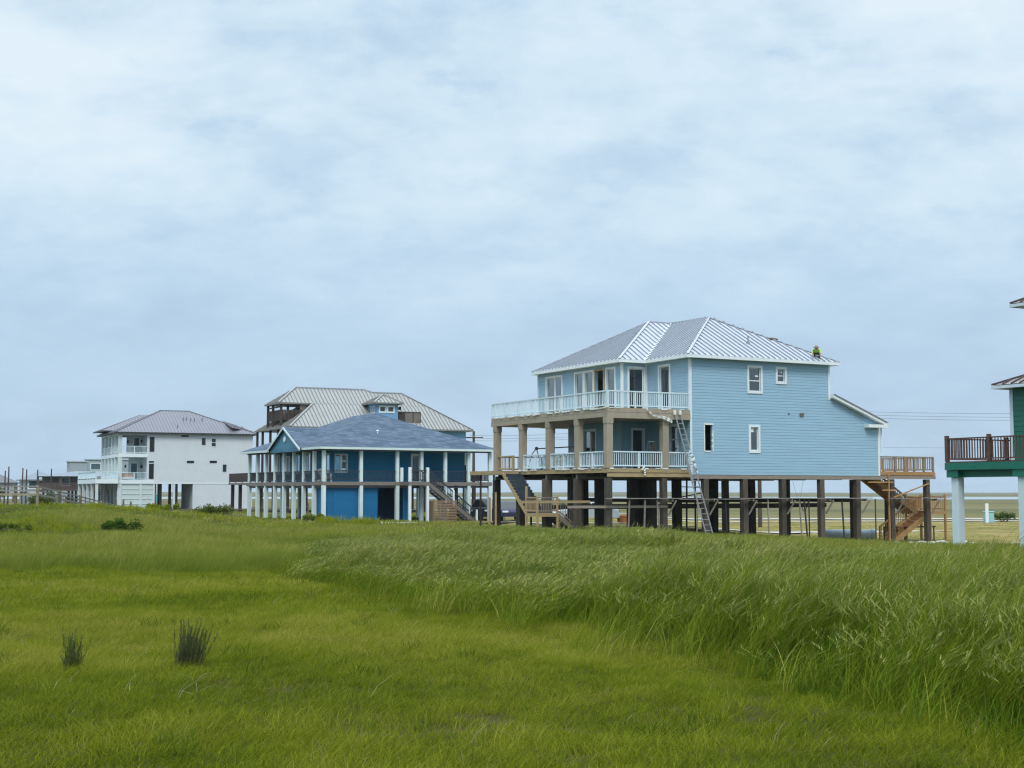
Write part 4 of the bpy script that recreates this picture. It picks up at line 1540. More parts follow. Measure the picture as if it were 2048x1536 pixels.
# ground floor store
g2 = gz2(3, 1)
mb = MB()
wall(mb, (0.32, 0.36), (1, 0), (0, -1), 4.1, g2, 2.54, [], 0.19, 0.012, joint=False)
mb.box(6.5, 6.95, 0.36, 0.42, g2, 2.54)
mb.box(0.32, 0.4, 0.37, 1.9, g2, 2.54)
mb.box(4.34, 4.42, 0.44, 4.4, g2, 2.54)
mb.box(6.88, 6.95, 0.43, 4.4, g2, 2.54)
mb.box(0.41, 4.33, 1.84, 1.9, g2, 2.54)
mb.box(4.43, 6.87, 4.34, 4.4, g2, 2.54)
mb.build('store_wall', 'siding_blue_low', H2)
mb = MB()
mb.box(0.9, 2.55, 0.30, 0.345, g2 + 0.05, 2.32)
for k in range(1, 4):
    mb.box(0.95, 2.5, 0.292, 0.301, g2 + 0.05 + k * 0.55, g2 + 0.07 + k * 0.55)
mb.build('store_door', 'siding_blue_low', H2)
mb = MB()
mb.box(5.1, 5.35, 3.5, 3.6, 0.9, 2.5)
mb.box(5.0, 5.6, 3.0, 3.4, 0.62, 0.68)
mb.build('store_shelf', 'deck_grey', H2)
# outside stair
mb = MB()
mb.box(6.02, 7.72, -1.56, -0.06, 2.72, 2.98)
mb.build('stair_platform', 'deck_brown', H2)
for (u, v, zt) in ((6.15, -1.42, 4.02), (7.6, -1.42, 4.02), (6.15, -0.09, 4.02)):
    MB().box(u - 0.10, u + 0.10, v - 0.10, v + 0.10, gz2(u, v) - 0.3 if v < -0.1 else F2, zt).build('stair_post', 'trim_white', H2, bevel=0.02)
railing(H2, (6.28, -1.42), (7.48, -1.42), 2.98, 0.85, [], 'picket_black', pitch=0.14, bal=0.035, singles=False)
stair(H2, (7.66, -1.42, 2.98), (11.75, -1.42, 0.0), (0, 1), 1.2, 'deck_brown', 'deck_brown', 15, risers=False, str_h=0.26)
for v in (-1.42, -0.22):
    railing(H2, (7.70, v), (11.7, v), 2.95, 0.85, [], 'picket_black', pitch=0.16, bal=0.03, rail=(0.06, 0.07), singles=False, end_z=0.0)
for (u, v) in ((9.75, -1.42), (9.75, -0.22), (11.72, -1.42)):
    zz = 2.98 - (u - 7.66) / 4.09 * 2.98
    MB().box(u - 0.07, u + 0.07, v - 0.10, v + 0.04, max(-0.2, zz - 0.3), zz + 0.9).build('stair_post', 'trim_white', H2, bevel=0.02)
# shingle roof
z0, z1 = 5.46, 8.43
a, b_, c_, d_ = (-0.45, -0.45, z0), (14.2, -0.45, z0), (14.2, 16.0, z0), (-0.45, 16.0, z0)
p_, q_ = (7.35, 7.0, z1), (7.5, 11.7, z1 - 0.04)
mb = MB()
mb.face([a, b_, p_])
mb.face([b_, c_, q_, p_])
mb.face([c_, d_, q_])
mb.face([d_, a, p_, q_])
# cross gable over the left porch
A_, B_, A2_ = (-0.62, 3.05, 5.40), (-0.62, 6.33, 7.10), (-0.62, 9.60, 5.40)
C_ = (3.95, 6.33, 7.10)
mb.face([A_, C_, B_])
mb.face([A2_, B_, C_])
roof2 = mb.build('roof', 'shingle', H2)
mb = MB()
for s0, s1 in ((a, b_), (b_, c_), (c_, d_)):
    mb.beam((*s0[:2], z0 - 0.085), (*s1[:2], z0 - 0.085), 0.04, 0.16)
mb.beam((-0.45, 16.0, z0 - 0.085), (-0.45, 9.65, z0 - 0.085), 0.04, 0.16)
mb.beam((-0.45, 3.0, z0 - 0.085), (-0.45, -0.45, z0 - 0.085), 0.04, 0.16)
mb.beam((-0.62, 3.0, 5.31), (-0.62, 6.33, 7.03), 0.05, 0.15)
mb.beam((-0.62, 9.66, 5.31), (-0.62, 6.33, 7.03), 0.05, 0.15)
mb.build('fascia', 'post_pale', roof2)
mb = MB()
mb.face([(-0.45, -0.45, z0 - 0.15), (14.2, -0.45, z0 - 0.15), (14.2, 16.0, z0 - 0.15), (-0.45, 16.0, z0 - 0.15)])
mb.build('soffit', 'deck_grey', roof2)
mb = MB()
wall(mb, (-0.42, 9.4), (0, -1), (-1, 0), 6.14, 5.22, 6.95, [], 0.16, 0.012, joint=False, planes=[(-1.7 / 3.3, 1.0, 5.37), (1.7 / 3.3, 1.0, 5.37 + 1.7 / 3.3 * 6.14)])
gab = mb.build('gable_wall', 'siding_gable', H2)
mb = MB()
mb.tube([(-0.44, 6.33, 6.18), (-0.50, 6.33, 6.18)], 0.22, 12)
ov = mb.build('gable_vent', 'trim_white', H2)
mb = MB()
mb.prism([(6.9, 6.55), (7.1, 6.62), (7.1, 6.78), (6.95, 6.74)], 0, 5.2, 5.55)
mb = MB()
mb.tube([(5.4, 2.5, 6.55), (5.4, 2.5, 6.82)], 0.07, 8)
mb.tube([(5.4, 2.5, 6.80), (5.4, 2.5, 6.88)], [0.14, 0.03], 8)
mb.build('roof_vent', 'trim_white', H2)

SB = thing('slatted_enclosure', 'horizontal tan slat box tucked under the stair of the deep blue house', 'enclosure', w2(8.05, -1.5, gz2(9, -1)), R(90 - 59.1))
for k in range(14):
    MB().box(0, 1.88, -0.03, 0.0, 0.04 + k * 0.118, 0.04 + k * 0.118 + 0.078).build('slat', 'slat_tan', SB)
for x in (0.0, 1.84):
    MB().box(x, x + 0.06, 0.002, 0.07, 0, 1.72).build('post', 'fence_post', SB)
mb = MB()
mb.box(-0.03, 0.0, 0.0, 1.1, 0.04, 1.66)
mb.box(1.9, 1.93, 0.0, 1.1, 0.04, 1.66)
mb.build('side_panel', 'slat_tan', SB)
WC = thing('wicker_bar', 'dark wicker bar stand on the right end of the deep blue porch', 'patio furniture', w2(13.0, 2.9, F2), R(90 - 59.1))
MB().box(-0.33, 0.33, -0.25, 0.25, 0.02, 1.0).build('cabinet', 'wicker', WC, bevel=0.03)
MB().box(-0.38, 0.38, -0.30, 0.30, 1.001, 1.06).build('top', 'wicker', WC, bevel=0.01)
MB().box(-0.28, 0.28, 0.1, 0.22, 1.061, 1.35).build('back_shelf', 'wicker', WC, bevel=0.02)
adirondack('garden_chair', 'white chair on the deep blue porch just right of its corner post', w2(0.75, 0.9, F2), R(90 - 59.1) + R(30), 'chair_white')


# ------------------------------------------------------------------ HOUSE 3: grey metal roof with blue tower, behind house 2
O3 = ((580 - 1024) / 2800 * 140, 140.0, 0.0)
H3 = house_frame('tower_house', 'big house with pale grey metal roof, recessed roof balcony and small blue tower', O3, 63.5)
M3 = Matrix.Translation(O3) @ Matrix.Rotation(R(90 - 63.5), 4, 'Z')
k3 = 0.7222


def zf(v):
    return 8.8 + k3 * v


mb = MB()
wall(mb, (0.7, 0.6), (1, 0), (0, -1), 18.9, 3.2, 8.7, [(2.0, 3.2, 4.6, 6.2), (5.0, 6.2, 4.6, 6.2)], 0.2, 0.012, joint=False)
wall(mb, (19.6, 0.6), (0, 1), (1, 0), 11.0, 3.2, 8.7, [], 0.2, 0.012, joint=False)
wall(mb, (3.4, 0.6), (0, 1), (-1, 0), 11.0, 3.2, 8.7, [], 0.2, 0.012, joint=False)
wall(mb, (19.6, 11.6), (-1, 0), (0, 1), 16.2, 3.2, 8.7, [], 0.2, flat=True)
mb.build('wall', 'blue_tower', H3)
for q in ((2.0, 3.2, 4.6, 6.2), (5.0, 6.2, 4.6, 6.2)):
    window(H3, (0.7, 0.6), (1, 0), (0, -1), *q, style='double', pane='window_dark')
sof = MB()
sof.face([(0, 0, 8.72), (20.2, 0, 8.72), (20.2, 12.2, 8.72), (0, 12.2, 8.72)])
for s0, s1 in (((0, 0), (20.2, 0)), ((20.2, 0), (20.2, 12.2)), ((0, 0), (0, 12.6)), ((20.2, 12.2), (0, 12.2))):
    sof.beam((*s0, 8.75), (*s1, 8.75), 0.05, 0.16)
for s0, s1 in (((-0.1, 3.55), (3.4, 3.55)), ((-0.1, 3.55), (-0.1, 8.7))):
    sof.beam((*s0, 11.36), (*s1, 11.36), 0.05, 0.16)
sof.face([(-0.1, 3.5, 11.28), (3.6, 3.5, 11.28), (3.6, 8.7, 11.28), (-0.1, 8.7, 11.28)])
roof3 = sof.build('roof', 'roof_grey_seam', H3)
faces3 = [[(0, 0, 8.8), (20.2, 0, 8.8), (16.6, 3.6, 11.4), (3.6, 3.6, 11.4)],
          [(-0.1, 3.6, 11.4), (16.6, 3.6, 11.4), (14.25, 5.64, zf(5.64)), (10.9, 5.64, zf(5.64)), (10.1, 6.05, zf(6.05)), (2.43, 6.05, zf(6.05))],
          [(20.2, 0, 8.8), (20.2, 12.2, 8.8), (14.3, 6.3, 12.87)],
          [(-0.1, 8.6, 11.4), (-0.1, 3.6, 11.4), (2.43, 6.05, zf(6.05))],
          [(0, 12.2, 8.8), (0, 0, 8.8), (1.3, 1.3, 9.74), (1.3, 10.9, 9.74)],
          [(1.3, 3.4, 9.74), (1.3, 1.3, 9.74), (3.6, 3.6, 11.4), (2.9, 3.4, 10.9)],
          [(20.2, 12.2, 8.8), (0, 12.2, 8.8), (5.5, 6.7, 12.8), (14.3, 6.5, 12.8)]]
metal_roof(H3, faces3, 0.41, 'roof_grey_metal', 'roof_grey_seam', False, (0.06, 0.06), parent=roof3)
caps = MB()
for s0, s1 in (((0, 0, 8.8), (3.6, 3.6, 11.4)), ((-0.1, 3.6, 11.4), (2.43, 6.05, 13.17)), ((20.2, 0, 8.8), (14.25, 5.64, 12.87)), ((2.43, 6.05, 13.17), (10.1, 6.05, 13.17)), ((10.9, 5.64, 12.87), (14.25, 5.64, 12.87)), ((10.1, 6.05, 13.17), (10.9, 5.64, 12.87))):
    caps.beam(s0, s1, 0.22, 0.05, off=0.07)
caps.build('ridge_cap', 'roof_grey_metal', roof3)
# recessed roof balcony
mb = MB()
mb.box(0.9, 4.5, 3.3, 11.0, 9.55, 9.68)
mb.box(4.2, 4.3, 3.75, 11.0, 9.7, 11.2)
mb.box(2.2, 4.1, 3.72, 3.80, 9.7, 11.25)
mb.build('balcony_floor', 'deck_brown', H3)
for (u, v) in ((0.25, 3.9), (0.25, 6.7), (0.25, 8.5), (2.4, 8.5)):
    MB().box(u - 0.11, u + 0.11, v - 0.11, v + 0.11, 9.0, 11.3).build('balcony_post', 'brown_rail', H3)
railing(H3, (0.25, 3.9), (0.25, 8.5), 9.55, 1.15, [0.0, 0.33, 0.66, 1.0], 'brown_rail', pitch=0.14, bal=0.10, bottom=0.1, singles=False)
railing(H3, (0.3, 3.9), (2.4, 3.72), 9.55, 1.15, [], 'brown_rail', pitch=0.14, bal=0.10, singles=False)
mb = MB()
mb.beam((0.25, 3.9, 11.0), (0.25, 8.5, 11.0), 0.1, 0.12)
mb.build('balcony_beam', 'brown_rail', H3)
# roof deck box to the right of the tower
mb = MB()
mb.box(12.0, 14.55, 0.95, 1.02, 9.35, 10.65)
mb.box(12.0, 12.06, 1.025, 3.0, 9.4, 10.65)
mb.box(14.5, 14.56, 1.025, 3.0, 9.4, 10.65)
mb.build('roof_deck_screen', 'brown_rail', H3)
mb = MB()
for (u0, u1) in ((12.75, 13.6), (13.7, 14.45)):
    mb.box(u0, u1, 0.90, 0.945, 9.5, 10.5)
mb.beam((13.9, 0.88, 9.4), (14.5, 0.88, 9.9), 0.05, 0.08)
mb.build('screen_panel', 'deck_brown', H3)
# tower
mb = MB()
wall(mb, (9.4, 0.45), (1, 0), (0, -1), 2.35, 8.9, 11.42, [(0.35, 0.95, 10.55, 11.08), (1.25, 1.85, 10.55, 11.08)], 0.2, 0.012, joint=False)
wall(mb, (9.4, 0.45), (0, 1), (-1, 0), 2.6, 8.9, 11.42, [(0.5, 0.9, 10.5, 11.1), (1.3, 1.7, 10.5, 11.1)], 0.2, 0.012, joint=False)
wall(mb, (11.75, 3.05), (0, -1), (1, 0), 2.6, 8.9, 11.42, [], 0.2, 0.012, joint=False)
tw = mb.build('tower_wall', 'blue_tower', H3)
for q in ((0.35, 0.95, 10.55, 11.08), (1.25, 1.85, 10.55, 11.08)):
    window(H3, (9.4, 0.45), (1, 0), (0, -1), *q, pane='window_dark', tw=0.12)
for q in ((0.5, 0.9, 10.5, 11.1), (1.3, 1.7, 10.5, 11.1)):
    window(H3, (9.4, 0.45), (0, 1), (-1, 0), *q, pane='window_dark', tw=0.1)
ap = (10.58, 1.75, 12.42)
t4 = [(8.95, 0.0, 11.45), (12.2, 0.0, 11.45), (12.2, 3.5, 11.45), (8.95, 3.5, 11.45)]
mb = MB()
mb.face(t4[::-1])
for i in range(4):
    mb.beam((*t4[i][:2], 11.42), (*t4[(i + 1) % 4][:2], 11.42), 0.06, 0.14)
tr_ = mb.build('tower_roof', 'roof_grey_seam', H3)
metal_roof(H3, [[t4[i], t4[(i + 1) % 4], ap] for i in range(4)], 0.41, 'roof_grey_metal', 'roof_grey_seam', False, (0.06, 0.06), parent=tr_)
caps = MB()
for i in range(4):
    caps.beam(t4[i], ap, 0.2, 0.05, off=0.06)
caps.build('ridge_cap', 'roof_grey_metal', tr_)
MB().tube([(11.8, 0.7, 10.95), (12.15, 0.55, 10.95)], [0.1, 0.24], 10).build('roof_lamp', 'rubber_black', H3)
# lower porch, deck and piles
mb = MB()
mb.box(-0.8, 20.5, -1.0, 20.0, 3.05, 3.25)
mb.build('lower_deck', 'deck_brown', H3)
for v in (1.6, 4.9, 7.6, 10.4, 12.4):
    MB().box(0.15, 0.37, v - 0.11, v + 0.11, 3.25, 8.72).build('porch_post', 'brown_rail', H3)
railing(H3, (-0.7, -0.9), (-0.7, 19.9), 3.25, 1.05, [k / 8 for k in range(9)], 'brown_rail', pitch=0.16, bal=0.11, singles=False)
railing(H3, (-0.7, -0.9), (20.4, -0.9), 3.25, 1.05, [k / 8 for k in range(9)], 'brown_rail', pitch=0.16, bal=0.11, singles=False)
for u in (-0.4, 4.5, 9.5, 14.5, 20.0):
    for v in (-0.6, 4.0, 8.5, 13.0, 16.5, 19.6):
        MB().box(u - 0.16, u + 0.16, v - 0.16, v + 0.16, -0.4, 3.05).build('pile', 'dark_wood', H3)

# ------------------------------------------------------------------ HOUSE 4: white three storey house
O4 = ((237 - 1024) / 2800 * 172, 172.0, 0.0)
H4 = house_frame('white_house', 'tall white three storey house with stacked porches and taupe metal roof', O4, 64.7)
M4 = Matrix.Translation(O4) @ Matrix.Rotation(R(90 - 64.7), 4, 'Z')
G4 = 0.15
wins4 = [(3.82, 4.34, 7.28, 9.05), (3.79, 4.32, 3.92, 5.72), (3.78, 4.31, 5.93, 6.06), (7.71, 8.57, 9.17, 9.33), (8.45, 9.3, 5.91, 6.14), (11.32, 12.17, 5.94, 6.17), (10.29, 10.69, 8.2, 9.01), (11.47, 12.08, 7.96, 9.03), (13.0, 13.4, 4.86, 5.7)]
open4 = [(0.48, 3.49, 7.0, 9.28), (0.49, 3.5, 3.75, 6.53), (4.53, 6.73, -0.3, 3.25), (7.03, 9.22, -0.3, 3.26)]
gar4 = [(0.5, 2.68, G4 + 0.05, 3.2), (2.95, 4.30, G4 + 0.05, 3.2)]
mb = MB()
wall(mb, (0, 0), (1, 0), (0, -1), 16.8, -0.3, 9.5, wins4 + open4 + gar4, flat=True)
wall(mb, (16.8, 0), (0, 1), (1, 0), 13.0, -0.3, 9.5, [], 0.3, flat=True)
wall(mb, (16.8, 13.0), (-1, 0), (0, 1), 13.2, 3.5, 9.5, [], 0.3, flat=True)
wall(mb, (3.6, 13.0), (0, -1), (-1, 0), 12.9, 3.6, 9.5, [(7.5, 9.5, 7.1, 9.0), (3.0, 5.0, 3.8, 6.0)], 0.3, flat=True)
mb.box(3.62, 3.7, 0.05, 13.0, 0.0, 3.6)
mb.box(9.3, 9.4, 0.05, 7.0, -0.2, 3.6)
mb.box(3.7, 16.75, 0.06, 12.9, 3.45, 3.6)
mb.box(0.05, 16.75, 0.06, 12.9, 6.66, 6.9)
mb.box(0.05, 3.6, 0.06, 12.9, 3.5, 3.72)
mb.build('wall', 'house_white', H4)
for q in wins4:
    window(H4, (0, 0), (1, 0), (0, -1), *q, style='double' if q[0] == 11.47 else 'single', trim='fascia_dark' if q[0] != 11.47 else 'trim_white', tw=0.03, pane='window_dark', proud=0.03)
for q in gar4:
    mb = MB()
    mb.box(q[0], q[1], 0.10, 0.13, q[2], q[3])
    n = 5
    for k in range(1, n):
        zz = q[2] + (q[3] - q[2]) * k / n
        mb.box(q[0] + 0.02, q[1] - 0.02, 0.05, 0.10, zz - 0.03, zz + 0.03)
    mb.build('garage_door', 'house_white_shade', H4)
mb = MB()
mb.box(0.02, 4.45, -0.05, -0.012, 3.28, 3.7)
mb.box(0.02, 3.6, -0.045, -0.012, 6.55, 6.98)
mb.box(4.4, 16.8, -0.04, -0.012, 3.28, 3.4)
mb.build('band_board', 'trim_white', H4)
for u in (0.0, 0.02):
    pass
for (z0_, z1_) in ((3.72, 6.55), (6.98, 9.4)):
    for v in (0.15, 2.6, 5.1, 7.6, 10.1, 12.6):
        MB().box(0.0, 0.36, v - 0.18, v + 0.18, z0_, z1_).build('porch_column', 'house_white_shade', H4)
    for (va, vb) in ((0.33, 2.42), (2.78, 4.92), (5.28, 7.42), (7.78, 9.92), (10.28, 12.42)):
        railing(H4, (0.12, va), (0.12, vb), z0_, 0.95, [], 'rail_white', pitch=0.14, bal=0.03, singles=False)
    railing(H4, (0.5, 0.08), (3.48, 0.08), z0_, 0.95, [0.5], 'rail_white', pitch=0.14, bal=0.03, singles=False)
mb = MB()
mb.box(0.0, 0.3, 0.0, 12.9, 6.55, 6.97)
mb.box(0.0, 0.3, 0.0, 12.9, 9.36, 9.5)
mb.build('porch_beam', 'trim_white', H4)
mb = MB()
wall(mb, (1.9, 3.6), (1, 0), (0, -1), 1.7, 3.72, 6.6, [(0.3, 1.1, 3.8, 5.9)], 0.3, flat=True)
wall(mb, (1.6, 3.6), (1, 0), (0, -1), 2.0, 6.95, 9.4, [(0.9, 1.6, 7.0, 9.1)], 0.3, flat=True)
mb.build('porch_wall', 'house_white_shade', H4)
window(H4, (1.9, 3.6), (1, 0), (0, -1), 0.3, 1.1, 3.8, 5.9, pane='window_teal', name='door')
window(H4, (1.6, 3.6), (1, 0), (0, -1), 0.9, 1.6, 7.0, 9.1, pane='window_dark', name='door')
window(H4, (3.6, 13.0), (0, -1), (-1, 0), 7.5, 9.5, 7.1, 9.0, pane='window_teal', style='pair', name='door')
window(H4, (3.6, 13.0), (0, -1), (-1, 0), 3.0, 5.0, 3.8, 6.0, pane='window_teal', style='pair', name='door')
for (u, v, z) in ((1.5, 3.52, 5.5), (3.45, 3.5, 5.5), (1.75, 3.5, 8.6), (3.4, 3.45, 8.7)):
    MB().box(u - 0.1, u + 0.1, v - 0.12, v, z - 0.2, z + 0.15).build('wall_lamp', 'rubber_black', H4)
# front deck on posts
mb = MB()
mb.box(-2.7, -0.02, -0.45, 14.2, 3.3, 3.82)
mb.build('front_deck', 'trim_white', H4)
railing(H4, (-2.65, -0.4), (-2.65, 14.1), 3.82, 0.95, [k / 6 for k in range(7)], 'rail_white', pitch=0.14, bal=0.03, singles=False)
railing(H4, (-2.6, -0.4), (-0.05, -0.4), 3.82, 0.95, [0.0, 0.5, 1.0], 'rail_white', pitch=0.14, bal=0.03, singles=False)
for v in (-0.2, 3.3, 6.8, 10.3, 13.9):
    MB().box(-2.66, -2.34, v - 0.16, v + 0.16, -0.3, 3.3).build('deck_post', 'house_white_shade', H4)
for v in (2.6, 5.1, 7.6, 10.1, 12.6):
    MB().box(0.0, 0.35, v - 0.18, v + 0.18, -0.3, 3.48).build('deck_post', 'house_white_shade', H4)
for (u, v) in ((6.0, 4), (8.0, 4), (6.0, 8), (8.0, 8), (5.2, 11), (7.2, 11)):
    MB().box(u - 0.16, u + 0.16, v - 0.16, v + 0.16, -0.3, 3.45).build('pile', 'plank_grey', H4)
stair(H4, (-1.6, 5.6, 3.4), (-1.6, 1.2, 0.1), (1, 0), 1.1, 'deck_grey', 'deck_grey', 16, risers=False)
mb = MB()
mb.face([(-0.5, -0.5, 9.52), (17.3, -0.5, 9.52), (17.3, 13.5, 9.52), (-0.5, 13.5, 9.52)])
mb.face([(-1.2, 5.0, 9.90), (5.0, 5.0, 9.90), (5.0, 12.0, 9.90), (-1.2, 12.0, 9.90)])
for s0, s1 in (((-0.5, -0.5), (17.3, -0.5)), ((17.3, -0.5), (17.3, 13.5)), ((17.3, 13.5), (-0.5, 13.5)), ((-0.5, 13.5), (-0.5, -0.5))):
    mb.beam((*s0, 9.56), (*s1, 9.56), 0.06, 0.16)
for s0, s1 in (((-1.2, 5.0), (3.0, 5.0)), ((-1.2, 12.0), (-1.2, 5.0))):
    mb.beam((*s0, 9.93), (*s1, 9.93), 0.06, 0.14)
roof4 = mb.build('roof', 'fascia_dark', H4)
metal_roof(H4, [[(-0.5, -0.5, 9.62), (17.3, -0.5, 9.62), (9.97, 6.5, 12.74), (6.29, 6.5, 12.74)], [(-0.5, 13.5, 9.62), (-0.5, -0.5, 9.62), (6.29, 6.5, 12.74)],
               [(17.3, -0.5, 9.62), (17.3, 13.5, 9.62), (9.97, 6.5, 12.74)], [(17.3, 13.5, 9.62), (-0.5, 13.5, 9.62), (6.29, 6.5, 12.74), (9.97, 6.5, 12.74)],
               [(-1.2, 12.0, 9.97), (-1.2, 5.0, 9.97), (4.2, 8.4, 12.25)], [(-1.2, 5.0, 9.97), (3.0, 5.0, 9.97), (7.0, 8.4, 12.25), (4.2, 8.4, 12.25)],
               [(14.0, -0.3, 10.4), (17.9, 2.5, 9.9), (15.6, 4.2, 10.95), (13.5, 4.2, 11.14)]], 0.41, 'roof_taupe', 'roof_taupe_seam', False, (0.04, 0.04), parent=roof4)
caps = MB()
for s0, s1 in (((-0.5, -0.5, 9.62), (6.29, 6.5, 12.74)), ((17.3, -0.5, 9.62), (9.97, 6.5, 12.74)), ((6.29, 6.5, 12.74), (9.97, 6.5, 12.74))):
    caps.beam(s0, s1, 0.2, 0.05, off=0.05)
caps.build('ridge_cap', 'roof_taupe_seam', roof4)
for (u, v) in ((8.6, 3.3), (9.0, 3.4), (9.5, 3.2), (10.0, 3.3), (11.0, 3.3), (7.4, 1.0), (14.0, 0.9), (14.4, 1.1), (15.6, 0.9)):
    zz = 9.62 + (v + 0.5) * 0.4457
    MB().tube([(u, v, zz - 0.1), (u, v, zz + 0.42)], 0.06, 6).build('roof_vent', 'roof_taupe_seam', H4)

SOFA = thing('porch_sofa', 'reddish cushioned sofa on the middle porch of the tall white house', 'sofa', M4 @ Vector((1.3, 1.0, 3.72)), R(90 - 64.7))
MB().box(-0.7, 0.7, -0.3, 0.3, 0.12, 0.42).build('seat', 'chair_white', SOFA, bevel=0.03)
MB().box(-0.7, 0.7, 0.18, 0.32, 0.42, 0.85).build('backrest', 'red_brown', SOFA, bevel=0.03)
for s in (-0.45, 0.0, 0.45):
    MB().box(s - 0.2, s + 0.2, -0.05, 0.17, 0.43, 0.72).build('cushion', 'tub_orange', SOFA, bevel=0.05)

# ------------------------------------------------------------------ HOUSE 0: dark green house at the right edge
O0 = (17.0, 55.0, 0.0)
H0 = house_frame('green_house', 'dark green house on white pillars with red brown deck railing at the right edge', O0, 61.8)
M0 = Matrix.Translation(O0) @ Matrix.Rotation(R(90 - 61.8), 4, 'Z')


def gz0(u, v):
    q = M0 @ Vector((u, v, 0))
    return gz(q.x, q.y)


mb = MB()
for k in range(24):
    mb.box(0.0, 10.0, -12.0 + 12.0 * k / 24, -12.0 + 12.0 * (k + 1) / 24 - 0.014, 3.36, 3.40)
mb.build('deck_floor', 'red_brown', H0)
MB().box(0.1, 9.9, -11.9, -0.1, 3.1, 3.355).build('deck_frame', 'dark_wood', H0)
mb = MB()
mb.box(-0.02, 0.06, -2.44, 0.02, 3.075, 3.355)
mb.box(-0.015, 0.06, -12.0, -2.445, 3.07, 3.355)
mb.box(0.062, 10.0, -0.06, 0.0, 3.075, 3.355)
mb.box(-0.06, 10.0, -12.0, 0.05, 3.36, 3.385) if False else None
mb.build('rim_board', 'green_beam', H0)
mb = MB()
mb.box(0.28, 0.36, -11.9, -0.4, 2.79, 3.06)
mb.build('beam', 'green_beam', H0)
for (u, v) in ((0.30, -0.33), (0.30, -3.62), (0.30, -6.9), (0.30, -10.2), (7.5, -0.4), (7.5, -3.7)):
    o = MB().box(u - 0.17, u + 0.17, v - 0.17, v + 0.17, gz0(u, v) - 0.4, 2.78).build('pillar', 'pillar_white', H0, bevel=0.01)
    MB().box(u - 0.26, u + 0.26, v - 0.26, v + 0.32, 2.785, 3.07).build('pillar_cap', 'green_beam', H0)
for (va, vb) in ((-2.2, -0.06), (-4.4, -2.2), (-6.6, -4.4)):
    railing(H0, (0.05, va), (0.05, vb), 3.40, 0.92, [0.0, 1.0] if va > -3 else [0.0], 'red_brown', pitch=0.14, bal=0.030, bottom=0.10, post_w=0.13, post_up=0.10, rail=(0.05, 0.05))
railing(H0, (0.15, -0.05), (9.8, -0.05), 3.40, 0.92, [0.33, 0.66, 1.0], 'red_brown', pitch=0.14, bal=0.030, bottom=0.10, post_w=0.13, post_up=0.10, rail=(0.05, 0.05))
mb = MB()
wall(mb, (2.6, -12.0), (0, 1), (-1, 0), 11.0, 3.4, 6.36, [], 0.20, 0.02)
wall(mb, (2.6, -1.0), (1, 0), (0, 1), 7.0, 3.4, 6.36, [], 0.20, 0.02)
wall(mb, (3.4, -12.0), (0, 1), (-1, 0), 10.4, 6.3, 9.7, [], 0.20, 0.02)
wall(mb, (3.4, -1.6), (1, 0), (0, 1), 6.0, 6.3, 9.7, [], 0.20, 0.02)
wall(mb, (9.6, -1.0), (0, -1), (1, 0), 11.0, 3.4, 9.7, [], 0.20, 0.02)
mb.build('wall', 'green_wall', H0)
mb = MB()
mb.box(2.56, 2.598, -1.12, -0.96, 3.4, 6.3)
mb.box(2.6, 2.72, -0.98, -0.955, 3.4, 6.3)
mb.build('corner_board', 'pillar_white', H0)
for (lo, z, run, rise) in (((2.1, -0.5), 6.40, 1.4, 0.62), ((2.75, -0.95), 9.66, 3.4, 1.6)):
    u0, v0 = lo
    mb = MB()
    mb.box(u0 - 0.02, u0 + 0.03, -12.0, v0 + 0.02, z - 0.10, z + 0.02)
    mb.box(u0 + 0.031, 9.9, v0 - 0.03, v0 + 0.02, z - 0.10, z + 0.02)
    mb.box(u0 + 0.04, 9.9, -12.0, v0 - 0.04, z - 0.09, z - 0.06)
    ro = mb.build('roof', 'pillar_white', H0)
    metal_roof(H0, [[(u0, -12.0, z + 0.04), (u0, v0, z + 0.04), (u0 + run, v0 - run, z + rise), (u0 + run, -12.0, z + rise)],
                    [(u0, v0, z + 0.04), (9.9, v0, z + 0.04), (9.9, v0 - run, z + rise), (u0 + run, v0 - run, z + rise)]], 0.42, 'roof_brown_metal', 'roof_brown_seam', True, (0.05, 0.05), parent=ro)
    c = MB()
    c.beam((u0, v0, z + 0.04), (u0 + run, v0 - run, z + rise), 0.14, 0.05, off=0.04)
    c.build('ridge_cap', 'roof_brown_seam', ro)
TB = thing('patio_table', 'weathered picnic bench behind the red brown railing of the green house deck', 'table', M0 @ Vector((1.4, -4.0, 3.40)), R(28))
MB().box(-0.35, 0.35, -0.8, 0.8, 0.70, 0.75).build('tabletop', 'fence_wood', TB)
for y in (-0.6, 0.6):
    mb = MB()
    mb.beam((-0.33, y, 0), (0.2, y, 0.7), 0.06, 0.09)
    mb.beam((0.33, y + 0.08, 0), (-0.2, y + 0.08, 0.7), 0.06, 0.09)
    mb.build('leg', 'fence_wood', TB)

# ------------------------------------------------------------------ far houses on the left


